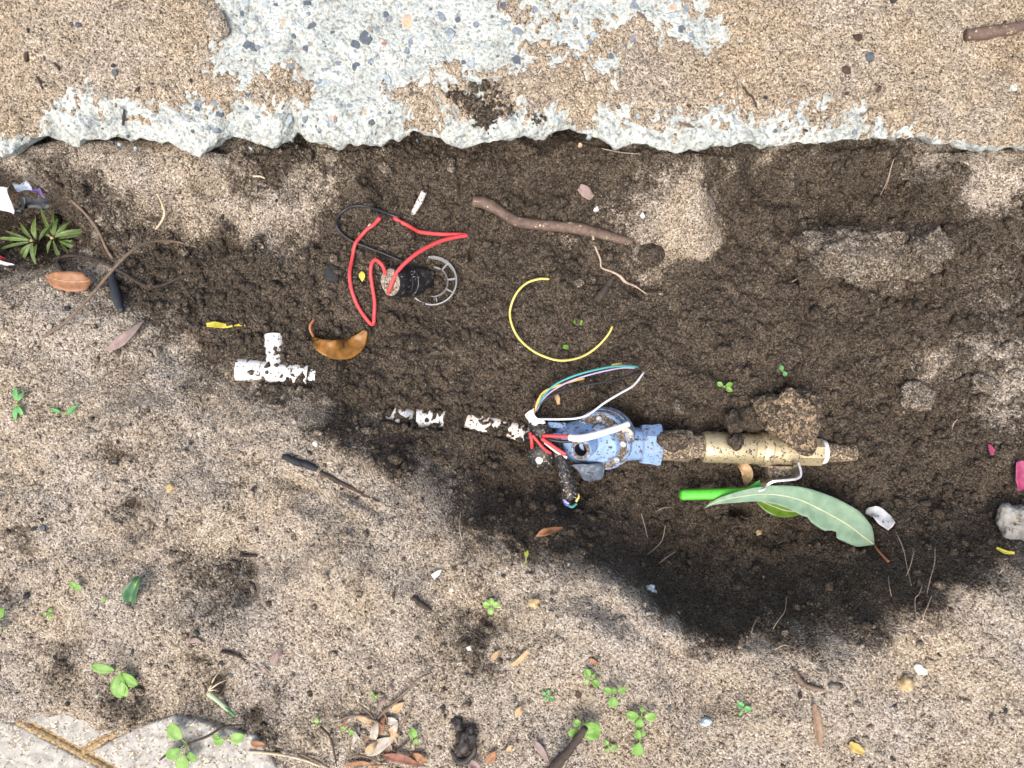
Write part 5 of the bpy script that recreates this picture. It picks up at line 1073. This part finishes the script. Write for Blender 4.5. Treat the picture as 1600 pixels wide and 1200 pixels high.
seedling(5, 965, [(60, 3, 18, 7), (270, 3, 22, 8, .2, M_SEED2), (120, 3, 16, 5)], 'pale seedling cut by the left picture edge', lift=.010)
seedling(30, 630, [(95, 4, 22, 4), (265, 4, 26, 4), (300, 6, 16, 4), (60, 4, 18, 3)], 'wilted narrow leafed weed on the left bank', m=M_SEED3, lift=.004, kind='lance')
seedling(103, 646, [(30, 6, 20, 3), (160, 4, 22, 3), (10, 4, 14, 3)], 'wispy green weed right of the wilted weed', m=M_SEED3, lift=.003, kind='lance')
seedling(1130, 604, [(150, 2, 10, 4), (20, 3, 12, 4), (330, 3, 12, 4)], 'tiny green sprout above the brass valve', lift=.004)
seedling(1222, 580, [(120, 1, 9, 4), (300, 1, 8, 4)], 'tiny green sprout above the brown rock', lift=.004, m=M_SEED3)
seedling(822, 872, [(80, 1, 12, 2.5), (280, 2, 16, 3), (260, 8, 14, 3), (100, 3, 8, 2)], 'yellow green moss sprig on the sand bank rim', m=leafmat('mossy_green', (.20, .22, .03), .6), lift=.003, name='moss_sprig', cat='moss')
# uprooted grass tuft with pale roots
tf = G(325, 1082); tz = Hat(tf.x, tf.y); tuft = thing('grass_tuft', (tf.x, tf.y, tz), 'small uprooted grass tuft with splayed pale roots', 'grass tuft')
M_GST = mat('pale_grass_base', (.42, .50, .33), .6)
tube('blade', catmull([P(325, 1082, tz + .008), P(342, 1096, tz + .010), P(360, 1113, tz + .008), P(378, 1136, tz + .004)], 20), [mm(4.5, 0), mm(3.8, 0), mm(3, 0), mm(1.6, 0)], M_GST, tuft, seg=8)
tube('blade', catmull([P(350, 1104, tz + .011), P(366, 1118, tz + .010), P(379, 1133, tz + .006)], 14), [mm(1, 0), mm(2.6, 0), mm(1, 0)], M_SEED3, tuft, seg=6)
for i, (x, y) in enumerate([(362, 1050), (354, 1062), (350, 1075), (346, 1045), (338, 1056), (333, 1066), (315, 1066), (342, 1080)]):
    tube('root', catmull([P(325, 1080, tz + .008), P((325 + x) / 2 + i % 3 - 1, (1080 + y) / 2 - 2, tz + .010), P(x, y, tz + .004)], 12), [mm(1.6, 0), mm(1.2, 0), mm(.7, 0)], M_STRAW if i % 2 else M_DTWIG, tuft, seg=5)

# leafy sprigs in the sunken left corner
M_SPR = leafmat('sprig_green', (.075, .125, .03), .45, var=.25); M_SPR2 = leafmat('sprig_light_green', (.12, .18, .05), .45, var=.25)
def sprig(px, py, lv, label, lift):
    g = G(px, py); z = Hat(g.x, g.y); k = mm(1, z); base = Vector((g.x, g.y, z)); top = P(px, py, z + lift)
    e = thing('leafy_sprig', base, label, 'plant', 'leafy sprigs in the left corner')
    tube('stem', catmull([base, base.lerp(top, .6) + Vector((.004, 0, 0)), top], 10), [1.8 * k, 1.4 * k, 1.2 * k], M_STEM, e, seg=6)
    for i, (ang, ln, wd, st_) in enumerate(lv):
        d = Vector((math.cos(R(ang)), math.sin(R(ang)), 0)); k2 = mm(1, z + lift)
        midl = [top - W * (.004 * (i % 4)) + d * (3 + ln * 1.2 * t) * k2 + W * ln * k2 * (st_ * t - .55 * t * t) for t in np.linspace(0, 1, 14)]
        V_, F_ = leaf_geo(midl, list(profile('lance', 14) * wd * .52 * k2), .35, .2, .001, i, 7)
        o = put('leaf', V_, F_, M_SPR if i % 3 else M_SPR2, e); md = o.modifiers.new('thickness', 'SOLIDIFY'); md.thickness = .0004
    blob('bud', top + W * .001, (2.6 * k, 2.6 * k, 2.2 * k), M_TANLEAF, e, 3, .2, 2)
sprig(82, 372, [(20, 38, 7, .3), (50, 30, 7, .4), (335, 52, 6, .2), (350, 70, 7, .2), (290, 60, 6, .1), (85, 26, 7, .4), (120, 55, 5, .3), (310, 66, 5, .1), (245, 20, 5, .2), (150, 30, 5, .3), (15, 66, 8, .2), (100, 40, 5, .5)], 'narrow leafed green sprig nearest the trench wall', .045)
sprig(50, 376, [(175, 52, 6, .3), (190, 62, 5, .2), (215, 34, 8, .2), (250, 30, 8, .2), (275, 34, 7, .2), (130, 34, 6, .3), (95, 32, 8, .4), (60, 30, 6, .3), (160, 44, 4, .3), (235, 44, 6, .1)], 'narrow leafed green sprig at the far left edge', .042)
# rubbish there
M_WPL = mat('white_wrapper', (.72, .73, .74), .4, dirt=.18, dscale=160.); M_PURP = mat('purple_wrapper', (.16, .10, .30), .4, dirt=.3, dscale=160.); M_REDP = mat('red_packaging', (.42, .03, .05), .35)
def sheet_at(name, quad, m, label, cat, fold, seed, th=.0006, nx=12, ny=8):
    global ZC
    zz = ZC; g = G(quad[0][0], quad[0][1]); ZC_ = Hat(max(-.66, g.x), g.y)
    c_ = [P(x, y, ZC_ + d) for x, y, d in quad]; V_, F_ = [], []
    for j in range(ny):
        for i in range(nx):
            u, v = i / (nx - 1), j / (ny - 1); p = c_[0].lerp(c_[1], u).lerp(c_[3].lerp(c_[2], u), v)
            V_.append(p + mnoise.noise_vector(p * 70 + Vector((seed, 0, 0))) * fold * 1.6 + W * fold * mnoise.noise(p * 190))
    for j in range(ny - 1):
        for i in range(nx - 1): k = j * nx + i; F_.append((k, k + 1, k + nx + 1, k + nx))
    o = put(name, V_, F_, m, None, c_[0]); md = o.modifiers.new('thickness', 'SOLIDIFY'); md.thickness = th
    return tag(o, label, cat)
sheet_at('white_wrapper', [(-20, 292, .030), (16, 292, .034), (24, 334, .030), (-20, 316, .026)], M_WPL, 'crumpled white wrapper at the far left edge', 'wrapper', .005, 1)
sheet_at('blue_wrapper', [(20, 286, .024), (42, 284, .028), (46, 300, .026), (24, 296, .022)], mat('pale_blue_wrapper', (.45, .52, .62), .4, dirt=.3, dscale=200.), 'pale blue wrapper scrap beside the white wrapper', 'wrapper', .004, 2)
sheet_at('purple_wrapper', [(44, 290, .024), (64, 292, .026), (72, 308, .022), (46, 300, .020)], M_PURP, 'purple wrapper scrap tucked under the sand lip at left', 'wrapper', .004, 3)
sheet_at('black_sheet', [(40, 302, .012), (92, 312, .014), (100, 330, .010), (50, 326, .008)], M_BPLAS, 'crumpled black plastic sheet in the left corner', 'plastic sheet', .006, 4)
sheet_at('black_sheet', [(20, 325, .004), (45, 305, .010), (48, 318, .008), (24, 334, .002)], M_BPLAS, 'small black plastic scrap beside the white wrapper', 'plastic sheet', .006, 5)
sheet_at('red_packaging', [(-20, 388, .022), (4, 400, .024), (26, 416, .018), (-10, 408, .016)], M_REDP, 'red and white packaging strip at the left edge', 'packaging', .003, 6)
sheet_at('packaging_lining', [(-22, 400, .021), (4, 408, .022), (24, 414, .0165), (-10, 414, .015)], M_WPL, 'white lining strip under the red packaging', 'packaging', .002, 7)
twig('thin_string', [(106, 308), (130, 330), (152, 358), (166, 388), (176, 404)], [.004, .006, .004], [2.4, 2.4, 2.4], M_TWIG, 'thin brown string lying along the left trench wall edge', 'string', n=40, rough=.2)

# ------------------------------------------------------------------ leaf litter, pod, soil on the slab, chips
lr = random.Random(21)
LITTER = [([(545 + 25, 1178), (590, 1165), (620, 1152)], 11, M_GRLEAF, 'large pale grey dry leaf in the litter'), ([(590, 1150), (595, 1135), (602, 1118)], 5, M_BRLEAF, 'upright brown strip in the litter'), ([(582, 1160), (586, 1142), (590, 1124)], 6, M_GRLEAF, 'grey narrow leaf left in the litter'), ([(612, 1112), (622, 1104), (632, 1096)], 6, M_TANLEAF, 'small tan leaf above the litter'),
          ([(603, 1124), (612, 1126), (622, 1127)], 6, M_GRLEAF, 'pale chip of leaf in the litter middle'), ([(598, 1180), (630, 1186), (664, 1196)], 7, mat('red_bark', (.22, .10, .065), .7, var=.3, vscale=200), 'long red brown bark strip below the litter'), ([(535, 1196), (565, 1192), (600, 1194)], 4, M_BRLEAF, 'brown stalk at the bottom of the litter'), ([(612, 1142), (617, 1136), (622, 1128)], 5, M_GRLEAF, 'pale curled leaf at the litter right'),
          ([(570, 1180), (580, 1168), (592, 1156)], 6, M_TANLEAF, 'tan leaf under the large grey leaf'), ([(760, 1190), (768, 1182), (776, 1172)], 7, M_BRLEAF, 'brown leaf bit right of the seed pod'), ([(730, 1188), (742, 1196), (752, 1206)], 7, M_PKLEAF, 'mauve leaf bit below the seed pod'), ([(792, 1172), (798, 1168), (804, 1166)], 4, M_TANLEAF, 'cream splinter right of the seed pod'), ([(834, 1156), (845, 1172), (860, 1196)], 6, M_PKLEAF, 'grey brown strip left of the thick twig'),
          ([(806, 1120), (811, 1110), (816, 1104)], 5, M_TANLEAF, 'tan leaf bit above the thick twig'), ([(797, 1040), (808, 1034), (822, 1020), (826, 1012)], 4, M_TANLEAF, 'papery tan husk on the sand'), ([(767, 1030), (775, 1022), (782, 1016)], 4, M_TANLEAF, 'small tan husk left of the papery husk'), ([(392, 1160), (403, 1162), (416, 1164)], 6, M_BRLEAF, 'curled copper leaf right of the paving'), ([(425, 1040), (432, 1025), (440, 1008)], 5, M_PKLEAF, 'dusty mauve leaf strip on the left sand'),
          ([(296, 1002), (306, 1001), (316, 1005)], 4, M_PKLEAF, 'small mauve leaf on the left sand'), ([(404, 1040), (412, 1048), (420, 1052)], 4, M_PKLEAF, 'tiny mauve leaf beside the mauve strip'), ([(640, 1182), (655, 1184), (668, 1190)], 7, M_BRLEAF, 'brown leaf at the right end of the bark strip'), ([(920, 1030), (928, 1034), (936, 1038)], 4, M_BRLEAF, 'small brown leaf near the upper clover')]
for i, (px, wd, m_, lab) in enumerate(LITTER):
    ground_leaf('dry_leaf', px, wd, m_, lab, group='dry leaf litter', lifts=(.004, .004 + .003 * (i % 3), .004), cup=.35, twist=lr.uniform(-.6, .6), wav=.003, seed=i)
LIT2 = random.Random(31)
for i in range(16):
    x, y = LIT2.gauss(602, 26), LIT2.gauss(1146, 24); an = LIT2.uniform(0, 3.14); ln = LIT2.uniform(8, 24); dx_, dy_ = math.cos(an) * ln, math.sin(an) * ln
    ground_leaf('dry_leaf_shred', [(x - dx_, y - dy_), (x, y), (x + dx_, y + dy_)], LIT2.uniform(2, 4.5), LIT2.choice([M_GRLEAF, M_TANLEAF, M_PKLEAF, M_BRLEAF]), 'thin dry leaf shred in the heap of litter', group='dry leaf shreds', lifts=(.003, .006, .004), cup=.4, twist=LIT2.uniform(-1, 1), wav=.003, seed=i, n=14)
LT = [([(530, 1125), (552, 1118), (580, 1120)], 'grey twig left in the litter'), ([(585, 1130), (600, 1112), (618, 1098), (636, 1082)], 'long grey twig rising through the litter'), ([(570, 1120), (592, 1130), (610, 1150)], 'thin twig crossing the litter'), ([(630, 1130), (640, 1110), (645, 1090)], 'curved twig at the litter right'), ([(600, 1190), (622, 1172), (640, 1155)], 'dark twig under the litter'), ([(560, 1100), (575, 1112), (588, 1128)], 'short twig at the litter top'),
      ([(500, 1135), (515, 1150), (522, 1175), (526, 1198)], 'curved dark twig left of the litter'), ([(610, 1100), (635, 1080), (655, 1060), (676, 1050)], 'thin trailing twig above the litter'), ([(470, 1178), (500, 1192), (515, 1200)], 'twig at the bottom edge left of the litter'), ([(596, 1108), (604, 1122), (606, 1140)], 'upright twig in the litter middle'), ([(545, 1185), (560, 1180), (585, 1186)], 'low brown twig at the litter foot')]
for px, lab in LT: twig('litter_twig', px, [.004, .008, .005], [1.6, 2.0, 1.6, 1.0], M_TWIG if 'dark' not in lab else M_DTWIG, lab, 'twig', 'twigs in the leaf litter', n=24)
pod = thing('seed_pod', G(728, 1155), 'dark cracked seed pod lying on the sand at the bottom', 'seed pod')
M_POD = mat('black_pod', (.03, .024, .022), .55, dirt=.25, dirtcol=(.2, .15, .1), dscale=200., var=.3)
pg = G(728, 1152, .010); kq = mm(1, 0)
blob('shell', pg, (13 * kq, 20 * kq, 11 * kq), M_POD, pod, 6, .6, 4, -.5, fine=.2)
tube('lip', catmull([G(706, 1168, .006), G(716, 1181, .010), G(730, 1180, .012), G(742, 1166, .012), G(741, 1146, .008)], 24), [.002, .0042, .003, .002], M_POD, pod, seg=9, rough=.5)
blob('lump', G(716, 1130, .002), (9 * kq, 12 * kq, .005), M_POD, pod, 5, .8, 3, .6, fine=.35)
# spilt dark soil on the slab
g3 = np.random.default_rng(91); cx, cy, cz3, cr, cw = [], [], [], [], []
for (mx, my, sx_, sy_, nn) in ((757, 180, 15, 13, 260), (735, 158, 14, 12, 90), (712, 148, 9, 10, 50), (745, 135, 14, 8, 36), (795, 172, 14, 10, 26), (838, 186, 14, 7, 18), (765, 150, 20, 15, 40)):
    for _ in range(nn):
        x, y = mx + g3.standard_normal() * sx_ * .62, my + g3.standard_normal() * sy_ * .62; p = SL(x, y); r_2 = min(.0011 * (1 + g3.pareto(2.5)), .004)
        cx.append(p.x); cy.append(p.y); cz3.append(p.z + r_2 * .5); cr.append(r_2); cw.append(.78)
tag(crumbs('spilt_soil', np.array(cx), np.array(cy), np.array(cz3), np.array(cr), np.array(cw), M_GROUND, 92), 'dark soil spilt on the edge of the slab', 'soil', kind='stuff')
# black charcoal chips on sand and slab
M_CHIP = [mat('charcoal_chip', (.020, .020, .022), .8, var=.5, vscale=300, bump=.5), mat('brown_chip', (.055, .032, .022), .8, var=.4, vscale=300, bump=.5), mat('slate_chip', (.07, .085, .10), .7, var=.3, vscale=300, bump=.3)]
def chip_mesh(seed, m):
    r2 = random.Random(seed); bm = bmesh.new(); bmesh.ops.create_icosphere(bm, subdivisions=1, radius=1.0); e1, e2 = r2.uniform(.45, .9), r2.uniform(.3, .5)
    for v in bm.verts:
        v.co *= r2.uniform(.7, 1.25); v.co.y *= e1; v.co.z *= e2
    me = bpy.data.meshes.new('chip'); bm.to_mesh(me); bm.free(); me.materials.append(m); return me
CH = [[chip_mesh(i * 7 + k, M_CHIP[k]) for i in range(5)] for k in range(3)]
def chip(p, r_3, k, lab, cat, group, name):
    o = bpy.data.objects.new(name, lr.choice(CH[k])); C.objects.link(o); o.location = p; o.scale = (r_3,) * 3; o.rotation_euler = (lr.uniform(-.3, .3), lr.uniform(-.3, .3), lr.uniform(0, 6.28)); tag(o, lab, cat, group)
for (x, y, r_3, k, lab) in [(1393, 3, 7, 0, 'black chip at the top edge of the slab'), (1338, 60, 9, 1, 'dark brown chip on the slab left of the stick'), (1357, 90, 9, 2, 'slate chip below the dark brown chip'), (1322, 111, 8, 1, 'maroon chip below the slate chip'), (1371, 141, 8, 1, 'oblong dark chip in the slab middle right'), (1322, 147, 5, 1, 'small round dark chip beside the oblong chip'), (1262, 201, 6, 0, 'black chip near the slab edge at right'), (1077, 165, 5, 1, 'dark chip above the slab edge at centre right'),
        (48, 51, 5, 0, 'black chip in the top left of the slab'), (124, 40, 6, 2, 'slate chip in the top left of the slab'), (45, 92, 9, 1, 'brown bark chip on the left of the slab'), (180, 105, 6, 0, 'triangular black chip on the slab'), (182, 116, 6, 2, 'grey chip under the triangular chip'), (298, 126, 5, 0, 'black chip near the sand edge on the slab'), (218, 142, 6, 1, 'dark flake above the slab edge at left')]:
    chip(SL(x, y, .002), mm(r_3, 0), k, lab, 'chip', 'chips on the slab', 'chip')
n_ch = 0
while n_ch < 120:
    x, y = lr.uniform(0, 1600), lr.uniform(480, 1195); g = G(x, y)
    if samp(wet_shade_map, g.x, g.y) > .4 or (x < 400 and y > 1105): continue
    chip(g + W * .001, mm(min(1.7 * lr.paretovariate(1.9), 7.0), 0), lr.choices((0, 1, 2), (6, 3, 1))[0], 'small dark charcoal chip lying on the pale sand', 'chip', 'charcoal chips on the sand', 'charcoal_chip'); n_ch += 1
n_ch = 0
while n_ch < 45:
    x, y = lr.choice([lr.uniform(0, 340), lr.uniform(1000, 1600)]), lr.uniform(5, 185); p = SL(x, y, .001)
    if p.z < .005: continue
    chip(p, mm(min(1.6 * lr.paretovariate(2.4), 4.5), 0), lr.choices((0, 1, 2), (5, 4, 1))[0], 'tiny dark fleck on the sand layer of the slab', 'chip', 'dark flecks on the slab', 'fleck'); n_ch += 1
